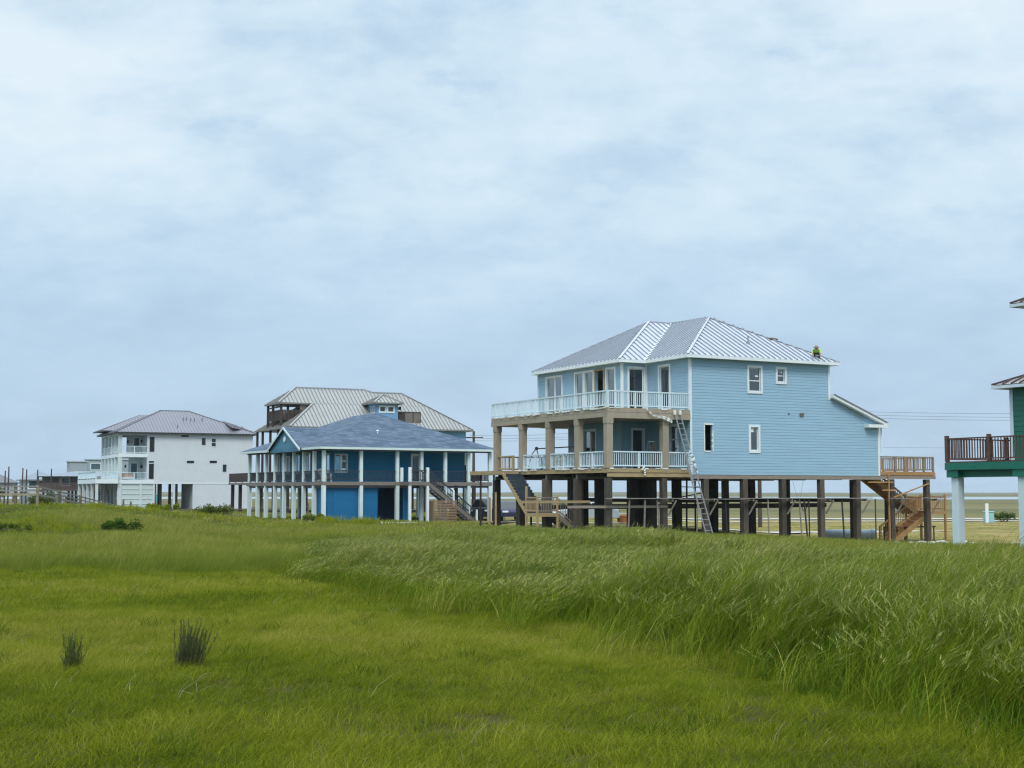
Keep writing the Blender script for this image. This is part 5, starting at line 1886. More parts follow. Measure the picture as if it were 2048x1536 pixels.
def far_house(name, label, org, az, W, D, zf_, ze_, zr_, m_wall, m_roof, wins=(), roof='hip', oh=0.5, piles=True, porch=False, trim='trim_white', rail_m=None):
    H = house_frame(name, label, (org[0], org[1], gz(org[0], org[1])), az)
    mb = MB()
    fo = [q[1:] for q in wins if q[0] == 'f']
    lo_ = [q[1:] for q in wins if q[0] == 'l']
    wall(mb, (0, 0), (1, 0), (0, -1), W, zf_, ze_, fo, 0.25, 0.01, joint=False)
    wall(mb, (0, D), (0, -1), (-1, 0), D, zf_, ze_, lo_, 0.25, 0.01, joint=False)
    wall(mb, (W, 0), (0, 1), (1, 0), D, zf_, ze_, [], 0.25, flat=True)
    wall(mb, (W, D), (-1, 0), (0, 1), W, zf_, ze_, [], 0.25, flat=True)
    mb.box(0.02, W - 0.02, 0.02, D - 0.02, zf_ - 0.25, zf_ - 0.01)
    mb.build('wall', m_wall, H)
    for q in fo:
        window(H, (0, 0), (1, 0), (0, -1), *q, trim=trim, pane='window_teal', tw=0.12)
    for q in lo_:
        window(H, (0, D), (0, -1), (-1, 0), *q, trim=trim, pane='window_teal', tw=0.12)
    mb = MB()
    a_, b2, c2, d2 = (-oh, -oh, ze_), (W + oh, -oh, ze_), (W + oh, D + oh, ze_), (-oh, D + oh, ze_)
    if roof == 'flat':
        mb.box(-oh * 0.4, W + oh * 0.4, -oh * 0.4, D + oh * 0.4, ze_, zr_)
    else:
        if roof == 'hip':
            s = min(W, D) / 2 + oh
            if W >= D:
                p2, q2 = (s - oh, D / 2, zr_), (W + oh - s, D / 2, zr_)
                mb.face([a_, b2, q2, p2]); mb.face([b2, c2, q2]); mb.face([c2, d2, p2, q2]); mb.face([d2, a_, p2])
            else:
                p2, q2 = (W / 2, s - oh, zr_), (W / 2, D + oh - s, zr_)
                mb.face([a_, b2, p2]); mb.face([b2, c2, q2, p2]); mb.face([c2, d2, q2]); mb.face([d2, a_, p2, q2])
        else:
            p2, q2 = (-oh, D / 2, zr_), (W + oh, D / 2, zr_)
            mb.face([a_, b2, q2, p2]); mb.face([c2, d2, p2, q2])
            mb.face([(0, 0, ze_), (0, D / 2, zr_), (0, D, ze_)]); mb.face([(W, 0, ze_), (W, D, ze_), (W, D / 2, zr_)])
        mb.face([(q[0], q[1], q[2] - 0.05) for q in (a_, d2, c2, b2)])
        for s0, s1 in ((a_, b2), (b2, c2), (c2, d2), (d2, a_)):
            mb.beam((s0[0], s0[1], s0[2] - 0.06), (s1[0], s1[1], s1[2] - 0.06), 0.06, 0.18)
    mb.build('roof', m_roof, H)
    if piles:
        nu, nv = max(2, int(W / 3.4) + 1), max(2, int(D / 3.4) + 1)
        pm = MB().box(-0.15, 0.15, -0.15, 0.15, -0.4, zf_ - 0.25).mesh('pile', 'far_brown' if m_wall != 'far_grey_light' else 'far_grey')
        for i in range(nu):
            for j in range(nv):
                obj_from(pm, 'pile', H, (0.2 + (W - 0.4) * i / (nu - 1), 0.2 + (D - 0.4) * j / (nv - 1), 0))
    if porch:
        mb = MB()
        mb.box(-0.5, W + 0.5, -2.2, -0.02, zf_ - 0.25, zf_)
        mb.build('porch_deck', 'far_brown', H)
        railing(H, (-0.45, -2.1), (W + 0.45, -2.1), zf_, 1.0, [k / 6 for k in range(7)], rail_m or 'far_brown', pitch=0.16, bal=0.09, singles=False)
        pm = MB().box(-0.1, 0.1, -0.1, 0.1, -zf_ - 0.4, ze_ - zf_).mesh('porch_post', rail_m or 'far_brown')
        for k in range(6):
            obj_from(pm, 'porch_post', H, (-0.3 + (W + 0.6) * k / 5, -2.0, zf_))
        mb = MB()
        mb.face([(-oh, -2.4, ze_ - 0.05), (W + oh, -2.4, ze_ - 0.05), (W + oh, -oh, ze_ + 0.15), (-oh, -oh, ze_ + 0.15)])
        mb.face([(-oh, -2.4, ze_ - 0.15), (-oh, -oh, ze_ + 0.0), (W + oh, -oh, ze_ + 0.0), (W + oh, -2.4, ze_ - 0.15)])
        mb.build('porch_roof', m_roof, H)
    return H


far_house('far_house', 'small flat roofed grey box storey, left one of two beyond the white deck', (-82.7, 262.0), 66, 3.2, 4.0, 1.5, 7.75, 7.95, 'far_grey', 'far_grey_light', [('l', 0.5, 1.3, 5.8, 7.2), ('l', 2.5, 3.3, 5.4, 7.2)], 'flat', trim='far_grey_light')
far_house('far_house', 'taller flat roofed grey box storey right against the white house', (-81.7, 270.0), 66, 9.0, 4.5, 1.5, 8.35, 8.5, 'far_grey', 'far_grey_light', [('l', 1.0, 1.8, 5.8, 7.9), ('l', 2.6, 3.4, 6.6, 7.9), ('f', 0.6, 2.4, 6.4, 7.6)], 'flat', trim='trim_white')
far_house('far_house', 'low grey house with dark blue roof under the two box storeys', (-88.5, 276.0), 72, 15.0, 8.0, 2.2, 5.4, 6.9, 'far_grey_light', 'far_roof', [('f', 1, 2, 3, 4.4)], 'hip')
far_house('far_house', 'pale house with twin windows low on the horizon at far left', (-119.0, 352.0), 66, 9.0, 8.0, 1.9, 4.4, 6.4, 'far_grey_light', 'far_roof_blue', [('f', 1.5, 2.5, 2.6, 3.8), ('f', 5, 6, 2.6, 3.8)], 'hip')
far_house('far_house', 'grey roofed house low on the horizon just left of the small white one', (-95.5, 300.0), 60, 6.5, 8.0, 1.6, 3.6, 5.2, 'far_grey', 'far_roof_blue', [('f', 1.5, 2.5, 2.2, 3.3)], 'hip')
far_house('far_house', 'long low house with taupe walls, brown deck and shallow grey roof behind the rail fence', (-75.0, 224.0), 80, 16.0, 9.0, 2.55, 4.65, 5.5, 'far_taupe', 'far_roof_blue', [('f', 3.0, 4.2, 3.2, 4.4), ('f', 7.0, 8.2, 3.2, 4.4)], 'hip', porch=True)
far_house('far_house', 'small white house with steep grey roof and a teal window, left of the taupe one', (-81.2, 235.0), 62, 5.2, 8.0, 2.4, 4.2, 5.6, 'far_grey_light', 'far_roof_blue', [('f', 0.3, 3.0, 2.7, 4.0)], 'hip')
far_house('far_house', 'pale low house with dark roof among the bare piles', (-108.0, 315.0), 70, 9.0, 9.0, 1.9, 4.2, 5.9, 'far_grey_light', 'far_roof', [('f', 2, 3, 2.4, 3.8), ('f', 5, 6, 2.4, 3.8)], 'hip')
far_house('far_house', 'pale house with gable end farthest back, between the dark roofed and small white ones', (-106.0, 345.0), 40, 12.0, 8.0, 1.9, 4.0, 5.9, 'far_grey_light', 'far_roof_blue', [('f', 3, 4, 2.4, 3.6)], 'gable')
far_house('far_house', 'dark grey roofed house cut by the left edge of the picture', (-114.0, 300.0), 75, 7.2, 9.0, 2.0, 4.2, 6.1, 'far_grey', 'far_roof', [('f', 1.5, 2.5, 2.6, 3.8)], 'hip')
far_house('far_house', 'turquoise house glimpsed through the ground floor opening of the white house', (-61.0, 236.0), 64, 1.9, 7.0, 0.7, 4.5, 6.0, 'turquoise', 'far_roof', [('f', 0.6, 1.2, 1.8, 3.4)], 'hip')

# bare pilings of a house not yet built
for k, (x, zt, lab) in enumerate(((-71.8, 5.9, 'tallest dark bare piling, at the left end of its row'), (-70.85, 5.7, 'second tall bare piling from the left above the rail fence'), (-69.7, 5.0, 'shortest dark bare piling in the middle of the row'),
                            (-69.25, 5.5, 'thin pale bare piling just right of the shortest one'), (-68.7, 5.45, 'dark bare piling in front of the small white house'), (-67.7, 5.6, 'faint bare piling standing right of the row over a grey roof'), (-72.3, 5.3, 'faint short bare piling at the far left of the row'))):
    y = 200.0 + (k % 3) * 3
    o = MB().tube([(0, 0, -0.5), (0.02, 0, (zt - gz(x, y)) * 0.5), (0.05, 0.02, zt - gz(x, y) + (k % 3) * 0.05)], [0.13, 0.115, 0.09], 8).build('bare_piling', 'far_piling', loc=(x, y, gz(x, y)))
    tag(o, lab, 'piling', 'bare pilings of an unbuilt house')

# ------------------------------------------------------------------ rail fence over the dune
FN = thing('rail_fence', 'three rail timber fence running down the grassy dune on the left', 'fence')
fp = []
for (x, y, Y) in ((-52, 972, 84.0), (-9, 972, 84.0), (34.4, 972, 84.0), (78, 972, 84.5), (121.5, 982, 92), (163.5, 992, 100), (205, 1003, 108), (247, 1012, 116)):
    dz = 985 - y
    X_ = (x - 1024) / 2800 * Y
    fp.append((X_, Y, EYE + dz * Y / 2800))
for i, (x, y, zt) in enumerate(fp):
    g0 = gz(x, y)
    s = 0.075
    MB().box(x - s, x + s, y - s, y + s, min(g0, zt - 1.2) - 0.4, zt + 0.06).build('post', 'fence_post' if i % 3 else 'fence_wood', FN)
    if i:
        x0, y0, z0_ = fp[i - 1]
        for r, dz in enumerate((0.03, 0.27, 0.51)):
            MB().beam((x0, y0 - 0.09, z0_ - dz), (x, y - 0.09, zt - dz), 0.035, 0.085 if r < 2 else 0.13).build('rail', 'fence_wood' if r == 2 else 'plank_grey', FN)

for (x, y, h_, lab) in ((-24.5, 88.5, 0.55, 'short weathered stake in the grass right of the fence end'), (-23.9, 88.0, 0.5, 'second short stake just right of the fence end'), (-20.0, 112.0, 1.7, 'dark stake near the right end of the white wall')):
    o = MB().beam((0, 0, -0.2), (0.03, 0, h_), 0.10, 0.10).build('stake', 'fence_post', loc=(x, y, gz(x, y)))
    tag(o, lab, 'stake')

# rope fence behind house 2
RF = thing('rope_fence', 'low post and rope fence seen between the pale posts under the deep blue house', 'fence')
rp = [(-24.5 + i * 2.2, 122.0 + i * 0.5) for i in range(7)]
for i, (x, y) in enumerate(rp):
    g0 = gz(x, y)
    MB().tube([(x, y, g0 - 0.3), (x, y, g0 + 1.25)], 0.07, 8).build('post', 'fence_post', RF)
    if i:
        for zz in (0.95, 0.45):
            pts = [(rp[i - 1][0] + (x - rp[i - 1][0]) * t, rp[i - 1][1] + (y - rp[i - 1][1]) * t, gz(rp[i - 1][0], rp[i - 1][1]) * (1 - t) + g0 * t + zz - 0.16 * 4 * t * (1 - t)) for t in [k / 8 for k in range(9)]]
            MB().tube(pts, 0.025, 5).build('rope', 'plank_grey', RF)

# ------------------------------------------------------------------ poles and wires
WP = []
for k, (x, y, top, lab) in enumerate(((-4.1, 150.0, 8.75, 'utility pole with insulators above the right end of the deep blue house roof'), (21.7, 123.0, 10.1, 'utility pole standing behind the piles of the light blue house'), (70.0, 104.0, 9.6, 'utility pole beyond the right edge'))):
    t = thing('utility_pole', lab, 'utility pole', (x, y, gz(x, y)))
    h_ = top - gz(x, y)
    MB().tube([(0, 0, -0.5), (0, 0, h_ * 0.5), (0, 0, h_)], [0.19, 0.165, 0.13], 10).build('shaft', 'utility_pole_wood', t)
    mb = MB()
    mb.box(-1.0, 1.0, -0.18, -0.08, h_ - 0.75, h_ - 0.63)
    mb.build('crossarm', 'utility_pole_wood', t)
    for s in (-0.9, 0.9, 0.0):
        MB().tube([(s, -0.13, h_ - 0.63), (s, -0.13, h_ - 0.45)], [0.05, 0.03], 6).build('insulator', 'concrete', t)
    WP.append((x, y, top))
wl_ = [((-0.9, -0.13, -0.45), 'upper thin black power wire in the sky'), ((0.9, -0.13, -0.75), 'lower left thin black power wire in the sky'), ((0.0, -0.13, -1.0), 'lowest of the three close power wires')]
for off, lab in wl_:
    mb = MB()
    for (p0, p1) in zip(WP[:-1], WP[1:]):
        pts = []
        for k in range(17):
            t = k / 16
            pts.append((p0[0] + (p1[0] - p0[0]) * t + off[0] * 0.5, p0[1] + (p1[1] - p0[1]) * t + off[1], p0[2] + (p1[2] - p0[2]) * t + off[2] - 0.8 * 4 * t * (1 - t)))
        mb.tube(pts, 0.013, 5)
    tag(mb.build('power_wire', 'wire_black'), lab, 'wire')
mb = MB()
p0, p1 = WP[1], WP[2]
mb.tube([(p0[0] + (p1[0] - p0[0]) * t, p0[1] + (p1[1] - p0[1]) * t, 6.35 - 0.5 * 4 * t * (1 - t)) for t in [k / 16 for k in range(17)]], 0.009, 5)
tag(mb.build('power_wire', 'wire_black'), 'single low cable strung far below the other wires', 'wire')

# ------------------------------------------------------------------ vehicles


def car(name, label, loc, rz, paint, kind='sedan', group='cars parked behind the houses'):
    t = thing(name, label, 'car' if kind == 'sedan' else 'pickup', loc, rz, group)
    L, W = (4.6, 1.80) if kind == 'sedan' else (5.4, 1.95)
    hw = W / 2
    if kind == 'sedan':
        low = [(-2.3, 0.30), (-2.32, 0.62), (-2.15, 0.82), (-1.1, 0.93), (0.9, 0.97), (1.95, 0.95), (2.25, 0.86), (2.3, 0.5), (2.25, 0.30)]
        cab = [(-1.15, 0.92), (-0.45, 1.36), (0.05, 1.45), (0.75, 1.43), (1.3, 1.25), (1.85, 0.96)]
        wheels = (-1.42, 1.38)
    else:
        low = [(-2.7, 0.42), (-2.72, 0.85), (-2.55, 1.08), (-1.4, 1.16), (0.6, 1.18), (2.68, 1.16), (2.7, 0.5), (2.65, 0.42)]
        cab = [(-1.45, 1.15), (-0.75, 1.75), (-0.3, 1.84), (0.55, 1.83), (0.8, 1.65), (0.9, 1.17)]
        wheels = (-1.75, 1.7)
    mb = MB()
    secs = [(-hw, 0.93), (-hw * 0.94, 1.0), (hw * 0.94, 1.0), (hw, 0.93)]
    rings = []
    zc_ = 0.62
    for y, s in secs:
        rings.append([(x * (1.0 if s == 1.0 else 0.985), y, zc_ + (z - zc_) * s) for x, z in low])
    for r0, r1 in zip(rings[:-1], rings[1:]):
        n = len(r0)
        for i in range(n):
            j = (i + 1) % n
            mb.face([r0[i], r1[i], r1[j], r0[j]])
    mb.face(rings[0])
    mb.face(rings[-1][::-1])
    mb.build('body', paint, t, bevel=0.03)
    mb = MB()
    cx = sum(p[0] for p in cab) / len(cab)
    r0 = [(x, -hw * 0.93 + (z - 0.92) * 0.30, z) for x, z in cab]
    r1 = [(x, hw * 0.93 - (z - 0.92) * 0.30, z) for x, z in cab]
    n = len(cab)
    for i in range(n - 1):
        mb.cur = 1 if i in (0, n - 2) else 0
        mb.face([r0[i], r1[i], r1[i + 1], r0[i + 1]])
    mb.cur = 0
    mb.face(r0)
    mb.face(r1[::-1])
    mb.build('cabin', [paint, 'window_dark'], t)
    zl, zh = cab[0][1] + 0.05, max(p[1] for p in cab) - 0.09
    for s in (-1, 1):
        for (xa, xb, xc, xd) in (((cab[0][0] + 0.30, (cab[1][0] + cab[2][0]) / 2 - 0.05, 0.22, 0.22)), (0.30, 0.30, cab[-2][0] - 0.05, cab[-1][0] - 0.30)):
            g = MB()
            pts = [(xa, zl), (xb, zh), (xc, zh), (xd, zl)]
            q = [(x, s * (hw * 0.93 - (z - 0.92) * 0.30 + 0.006), z) for x, z in pts]
            g.face(q if s < 0 else q[::-1])
            g.build('side_window', 'window_dark', t)
        for x in wheels:
            wb = MB()
            wb.tube([(x, s * (hw - 0.20), 0.33), (x, s * (hw + 0.02), 0.33)], 0.33 if kind == 'sedan' else 0.39, 18)
            w_ = wb.build('wheel', 'tyre', t)
            MB().tube([(x, s * (hw + 0.0), 0.33), (x, s * (hw + 0.03), 0.33)], 0.20, 12).build('rim', 'wheel_rim', w_)
        x_ = low[1][0]
        MB().box(x_ - 0.01, x_ + 0.18, s * hw * 0.72 - 0.22, s * hw * 0.72 + 0.22, low[1][1] - 0.02, low[1][1] + 0.12).build('headlight', 'trim_white', t, bevel=0.02)
        x_ = max(p[0] for p in low)
        MB().box(x_ - 0.14, x_ + 0.012, s * hw * 0.75 - 0.18, s * hw * 0.75 + 0.18, 0.68, 0.84).build('tail_light', 'lamp_red', t, bevel=0.02)
        mm = MB()
        mm.box(cab[0][0] + 0.35, cab[0][0] + 0.5, s * (hw + 0.09) - 0.10, s * (hw + 0.09) + 0.10, 0.95, 1.07)
        mm.build('mirror', paint, t, bevel=0.03)
    return t


car('parked_car', 'silver sedan parked behind the piles of the light blue house', (5.35, 101.5, gz(5.3, 101.5) + 0.05), R(8), 'car_silver')
car('parked_car', 'dark navy car low behind the dark stair of the light blue house', (-0.25, 106.0, gz(-0.2, 106) + 0.03), R(100), 'car_navy')
car('parked_pickup', 'dark pickup truck under the right end of the deep blue house', (-2.0, 110.5, gz(-2, 110) + 0.02), R(78), 'car_dark', 'pickup')

# ------------------------------------------------------------------ small things on the ground
PD = thing('utility_pedestal', 'pale teal utility pedestal with a white marker post beside the road', 'utility box', (48.3, 142.5, gz(48.3, 142.5)))
MB().box(-0.45, 0.45, -0.35, 0.35, 0, 1.05).build('cabinet', 'pedestal_teal', PD, bevel=0.04)
MB().box(-0.5, 0.5, -0.4, 0.4, 1.051, 1.18).build('lid', 'pedestal_teal', PD, bevel=0.04)
MB().box(-0.46, -0.14, -0.5, -0.37, 0, 1.95).build('marker_post', 'trim_white', PD, bevel=0.03)
GB = thing('transformer_box', 'dark green transformer box in the grass far behind the house piles', 'utility box', (6.4, 180.0, gz(6.4, 180)))
MB().box(-0.35, 0.35, -0.4, 0.4, 0, 0.9).build('cabinet', 'box_green', GB, bevel=0.04)
MB().box(-0.4, 0.4, -0.45, 0.45, 0.901, 1.0).build('lid', 'box_green', GB, bevel=0.02)
TUB = thing('tub', 'rusty orange tub on the drive behind the silver sedan', 'tub', (8.1, 102.0, gz(8.1, 102)))
MB().tube([(0, 0, 0), (0, 0, 0.5)], [0.42, 0.52], 16).build('basin', 'tub_orange', TUB)
MB().tube([(0, 0, 0.48), (0, 0, 0.55)], [0.57, 0.57], 16).build('rim', 'tub_orange', TUB)
PI = thing('culvert_pipe', 'big pale culvert pipe lying in the grass under the right side of the house', 'pipe', (21.6, 91.5, gz(21.6, 91.5)))
MB().tube([(-1.6, 0.3, 0.35), (1.9, -0.2, 0.35)], 0.36, 18).build('barrel', 'pipe_white', PI, smooth=True)
MB().tube([(1.75, -0.18, 0.35), (1.95, -0.21, 0.35)], 0.42, 18).build('collar', 'pipe_white', PI)


def chunk(i, x, y, s, m, label, group):
    mb = MB()
    pts = []
    r = random.Random(i)
    n = 9
    ring0 = [(s * (0.7 + 0.5 * r.random()) * math.cos(6.283 * k / n), s * (0.55 + 0.4 * r.random()) * math.sin(6.283 * k / n), -0.05) for k in range(n)]
    ring1 = [(q[0] * (0.75 + 0.3 * r.random()), q[1] * (0.75 + 0.3 * r.random()), s * (0.35 + 0.35 * r.random())) for q in ring0]
    for k in range(n):
        j = (k + 1) % n
        mb.face([ring0[k], ring0[j], ring1[j], ring1[k]])
    top = (0, 0, s * 0.75)
    for k in range(n):
        mb.face([ring1[k], ring1[(k + 1) % n], top])
    o = mb.build('concrete_chunk', m, loc=(x, y, gz(x, y)))
    return tag(o, label, 'rubble', group)


k = 0
for (x, y, s) in ((22.4, 83.5, 0.22), (23.4, 82.6, 0.28), (23.9, 82.3, 0.34), (24.4, 81.6, 0.30), (24.9, 81.4, 0.38), (25.4, 80.6, 0.30), (25.7, 80.9, 0.42), (26.1, 80.2, 0.3), (26.5, 80.5, 0.24), (20.2, 82.4, 0.22), (18.9, 83.0, 0.2), (23.0, 84.2, 0.26)):
    chunk(k, x, y, s, 'rubble_white', 'biggest pale chunk in the white rubble heap beneath the back stair' if s == 0.42 else 'single pale chunk left of the rubble heap, near the house piles' if x == 18.9 else 'pale broken chunk in the white rubble beneath the back stair of the light blue house', 'white rubble chunks by the back stair')
    k += 1
for (x, y, s) in ((26.9, 77.6, 0.30), (27.6, 77.9, 0.34), (28.2, 78.6, 0.42), (28.9, 78.2, 0.34), (29.5, 79.0, 0.30), (26.2, 77.3, 0.26), (30.2, 78.5, 0.3), (27.9, 80.5, 0.25)):
    chunk(k, x, y, s, 'rubble_sand' if k % 3 else 'pipe_white', 'broken chunk on the bare sand between the two white pillars', 'sandy rubble between the pillars')
    k += 1

# ------------------------------------------------------------------ grasses


def leaf_mat(name, stops, trans=0.35, rough=0.55):
    """leaf colour: stops over a random value per blade and per tuft"""
    m = bpy.data.materials.new(name)
    m.use_nodes = True
    t = m.node_tree
    t.nodes.clear()
    g = nn(t, 'ShaderNodeNewGeometry')
    at = nn(t, 'ShaderNodeAttribute')
    at.attribute_type = 'INSTANCER'
    at.attribute_name = 'tint'
    f = mathn(t, 'ADD', mathn(t, 'MULTIPLY', g.outputs['Random Per Island'], 0.52), mathn(t, 'MULTIPLY', at.outputs['Fac'], 0.50))
    cr = ramp(t, stops)
    t.links.new(f, cr.inputs[0])
    d = nn(t, 'ShaderNodeBsdfPrincipled')
    t.links.new(cr.outputs[0], d.inputs['Base Color'])
    d.inputs['Roughness'].default_value = rough
    d.inputs['Specular IOR Level'].default_value = 0.05
    tl = nn(t, 'ShaderNodeBsdfTranslucent')
    t.links.new(cr.outputs[0], tl.inputs[0])
    mx = nn(t, 'ShaderNodeMixShader')
    mx.inputs[0].default_value = trans
    t.links.new(d.outputs[0], mx.inputs[1])
    t.links.new(tl.outputs[0], mx.inputs[2])
    o = nn(t, 'ShaderNodeOutputMaterial')
    t.links.new(mx.outputs[0], o.inputs[0])
    MATS[name] = m


leaf_mat('turf_leaf', [(0.0, (0.062, 0.096, 0.004)), (0.26, (0.132, 0.178, 0.007)), (0.56, (0.212, 0.248, 0.013)), (0.82, (0.300, 0.305, 0.036)), (1.0, (0.43, 0.37, 0.11))], 0.44)
leaf_mat('field_leaf', [(0.0, (0.065, 0.105, 0.010)), (0.28, (0.135, 0.185, 0.018)), (0.58, (0.215, 0.255, 0.034)), (0.85, (0.300, 0.300, 0.065)), (1.0, (0.38, 0.34, 0.11))], 0.42)
leaf_mat('reed_leaf', [(0.0, (0.030, 0.065, 0.003)), (0.28, (0.075, 0.135, 0.006)), (0.58, (0.150, 0.210, 0.010)), (0.84, (0.260, 0.285, 0.030)), (1.0, (0.44, 0.40, 0.13))], 0.36)
leaf_mat('reed_plume', [(0.0, (0.14, 0.18, 0.03)), (0.5, (0.23, 0.26, 0.06)), (1.0, (0.38, 0.36, 0.14))], 0.36)
leaf_mat('bush_leaf', [(0.0, (0.048, 0.092, 0.010)), (0.5, (0.065, 0.125, 0.014)), (1.0, (0.115, 0.180, 0.025))])
leaf_mat('weed_leaf', [(0.0, (0.13, 0.18, 0.010)), (0.5, (0.22, 0.26, 0.016)), (1.0, (0.31, 0.31, 0.025))])
leaf_mat('dry_leaf', [(0.0, (0.085, 0.105, 0.030)), (0.5, (0.100, 0.130, 0.038)), (1.0, (0.19, 0.205, 0.075))])
leaf_mat('weed_dark', [(0.0, (0.06, 0.095, 0.006)), (0.5, (0.10, 0.145, 0.010)), (1.0, (0.17, 0.20, 0.03))])
leaf_mat('shrub_green', [(0.0, (0.085, 0.120, 0.018)), (0.5, (0.125, 0.165, 0.030)), (1.0, (0.18, 0.20, 0.06))])
leaf_mat('straw', [(0.0, (0.27, 0.24, 0.10)), (0.5, (0.38, 0.34, 0.18)), (1.0, (0.50, 0.46, 0.30))])


def blade(V, F, r, x, y, h, w, lean, ldir, segs=3, curl=1.6, z0=0.0):
    """one tapered blade bent along ldir by lean metres at its tip"""
    a = r.uniform(0, 2 * math.pi)
    sx, sy = math.cos(a), math.sin(a)
    dx, dy = math.cos(ldir), math.sin(ldir)
    b = len(V)
    drop = 0.0
    for i in range(segs):
        t = i / segs
        ww = w * (1 - 0.72 * t) / 2
        o = lean * t ** curl
        zz = z0 + h * (t - 0.22 * (lean / max(h, 1e-3)) * t ** 3)
        px_, py_ = x + dx * o, y + dy * o
        V.append((px_ - sx * ww, py_ - sy * ww, zz))
        V.append((px_ + sx * ww, py_ + sy * ww, zz))
    V.append((x + dx * lean, y + dy * lean, z0 + h * (1 - 0.22 * lean / max(h, 1e-3))))
    for i in range(segs - 1):
        F.append((b + 2 * i, b + 2 * i + 1, b + 2 * i + 3, b + 2 * i + 2))
    F.append((b + 2 * segs - 2, b + 2 * segs - 1, b + 2 * segs))


PROTO = {}


def proto_collection(name, builders):
    c = bpy.data.collections.new(name)
    for i, fn in enumerate(builders):
        V, F, MI, mats = fn(random.Random(100 + i))
        me = bpy.data.meshes.new(name)
        me.from_pydata(V, [], F)
        for m in mats:
            me.materials.append(MATS[m])
        if MI:
            me.polygons.foreach_set('material_index', MI)
        me.update()
        o = bpy.data.objects.new(name, me)
        c.objects.link(o)
    PROTO[name] = c
    return c


def tuft_builder(n, rad, h0, h1, w, lean, segs=2, mat_='turf_leaf', wind=0.0, spread=1.2):
    def fn(r):
        V, F = [], []
        for _ in range(n):
            a, q = r.uniform(0, 6.283), rad * math.sqrt(r.random())
            h = r.uniform(h0, h1)
            d = wind + r.gauss(0, spread)
            blade(V, F, r, q * math.cos(a), q * math.sin(a), h, w * r.uniform(0.7, 1.3), lean * h * r.uniform(0.3, 1.5), d, segs)
        return V, F, None, [mat_]
    return fn


def reed_builder(n, rad, h0, h1, w, lean, plume=0.3, fat=1.0):
    def fn(r):
        V, F, MI = [], [], []
        for _ in range(n):
            a, q = r.uniform(0, 6.283), rad * math.sqrt(r.random())
            x, y = q * math.cos(a), q * math.sin(a)
            h = r.uniform(h0, h1)
            ln = lean * h * r.uniform(0.25, 1.45)
            d = r.gauss(0.05, 0.7)
            f0 = len(F)
            blade(V, F, r, x, y, h, w * r.uniform(0.7, 1.2), ln, d, 4, 1.9)
            MI += [0] * (len(F) - f0)
            # side leaves off the stem
            for s in range(2):
                f0 = len(F)
                t = r.uniform(0.25, 0.7)
                blade(V, F, r, x + math.cos(d) * ln * t ** 1.9, y + math.sin(d) * ln * t ** 1.9, h * 0.42, w * 0.8, h * r.uniform(0.2, 0.42), r.gauss(0.1, 0.8), 2, 1.5, z0=h * t)
                MI += [0] * (len(F) - f0)
            if r.random() < plume:
                f0 = len(F)
                for s in range(5):
                    t = 0.80 + 0.04 * s
                    zz = h * (t - 0.22 * (ln / h) * t ** 3)
                    blade(V, F, r, x + math.cos(d) * ln * t ** 1.9, y + math.sin(d) * ln * t ** 1.9, h * 0.10, w * 1.5 * fat, h * r.uniform(0.07, 0.15), d + r.gauss(0, 0.5), 2, 1.2, z0=zz)
                MI += [1] * (len(F) - f0)
        return V, F, MI, ['reed_leaf', 'reed_plume']
    return fn


proto_collection('turf_near', [tuft_builder(85, 0.20, 0.05, 0.13, 0.007, 0.9, 2, 'turf_leaf', 0.2, 1.3) for _ in range(4)] + [tuft_builder(60, 0.20, 0.08, 0.19, 0.007, 1.0, 3, 'turf_leaf', 0.2, 0.8) for _ in range(2)])
proto_collection('turf_mid', [tuft_builder(85, 0.40, 0.06, 0.17, 0.014, 0.9, 2, 'turf_leaf', 0.2, 1.2) for _ in range(5)])
proto_collection('field_tuft', [tuft_builder(80, 0.55, 0.12, 0.34, 0.022, 0.7, 2, 'field_leaf', 0.2, 1.0) for _ in range(5)])
proto_collection('field_far', [tuft_builder(80, 1.0, 0.08, 0.26, 0.05, 0.8, 2, 'field_leaf', 0.2, 1.2) for _ in range(4)])
proto_collection('tall_wisp', [tuft_builder(46, 0.34, 0.30, 0.62, 0.012, 0.55, 3, 'field_leaf', 0.1, 0.6) for _ in range(4)])
proto_collection('edge_wisp', [tuft_builder(34, 0.26, 0.25, 0.75, 0.010, 0.7, 3, 'reed_leaf', 0.1, 0.9) for _ in range(4)])
proto_collection('reed_near', [reed_builder(28, 0.24, 0.70, 1.30, 0.011, 0.62, 0.35) for _ in range(5)])
proto_collection('reed_far', [reed_builder(26, 0.32, 0.80, 1.16, 0.017, 0.60, 0.55, 1.2) for _ in range(5)])
proto_collection('weed', [tuft_builder(70, 0.28, 0.15, 0.45, 0.03, 0.6, 2, 'weed_leaf', 0.0, 3.0) for _ in range(3)])
proto_collection('dark_weed', [tuft_builder(40, 0.14, 0.06, 0.20, 0.012, 0.7, 2, 'weed_dark', 0.0, 3.0) for _ in range(3)])
proto_collection('straw_bit', [tuft_builder(3, 0.05, 0.10, 0.28, 0.008, 1.6, 3, 'straw', 0.1, 1.2) for _ in range(4)] + [tuft_builder(2, 0.05, 0.18, 0.32, 0.006, 0.9, 3, 'straw', 0.1, 0.6) for _ in range(3)])

SC_GROUPS = {}


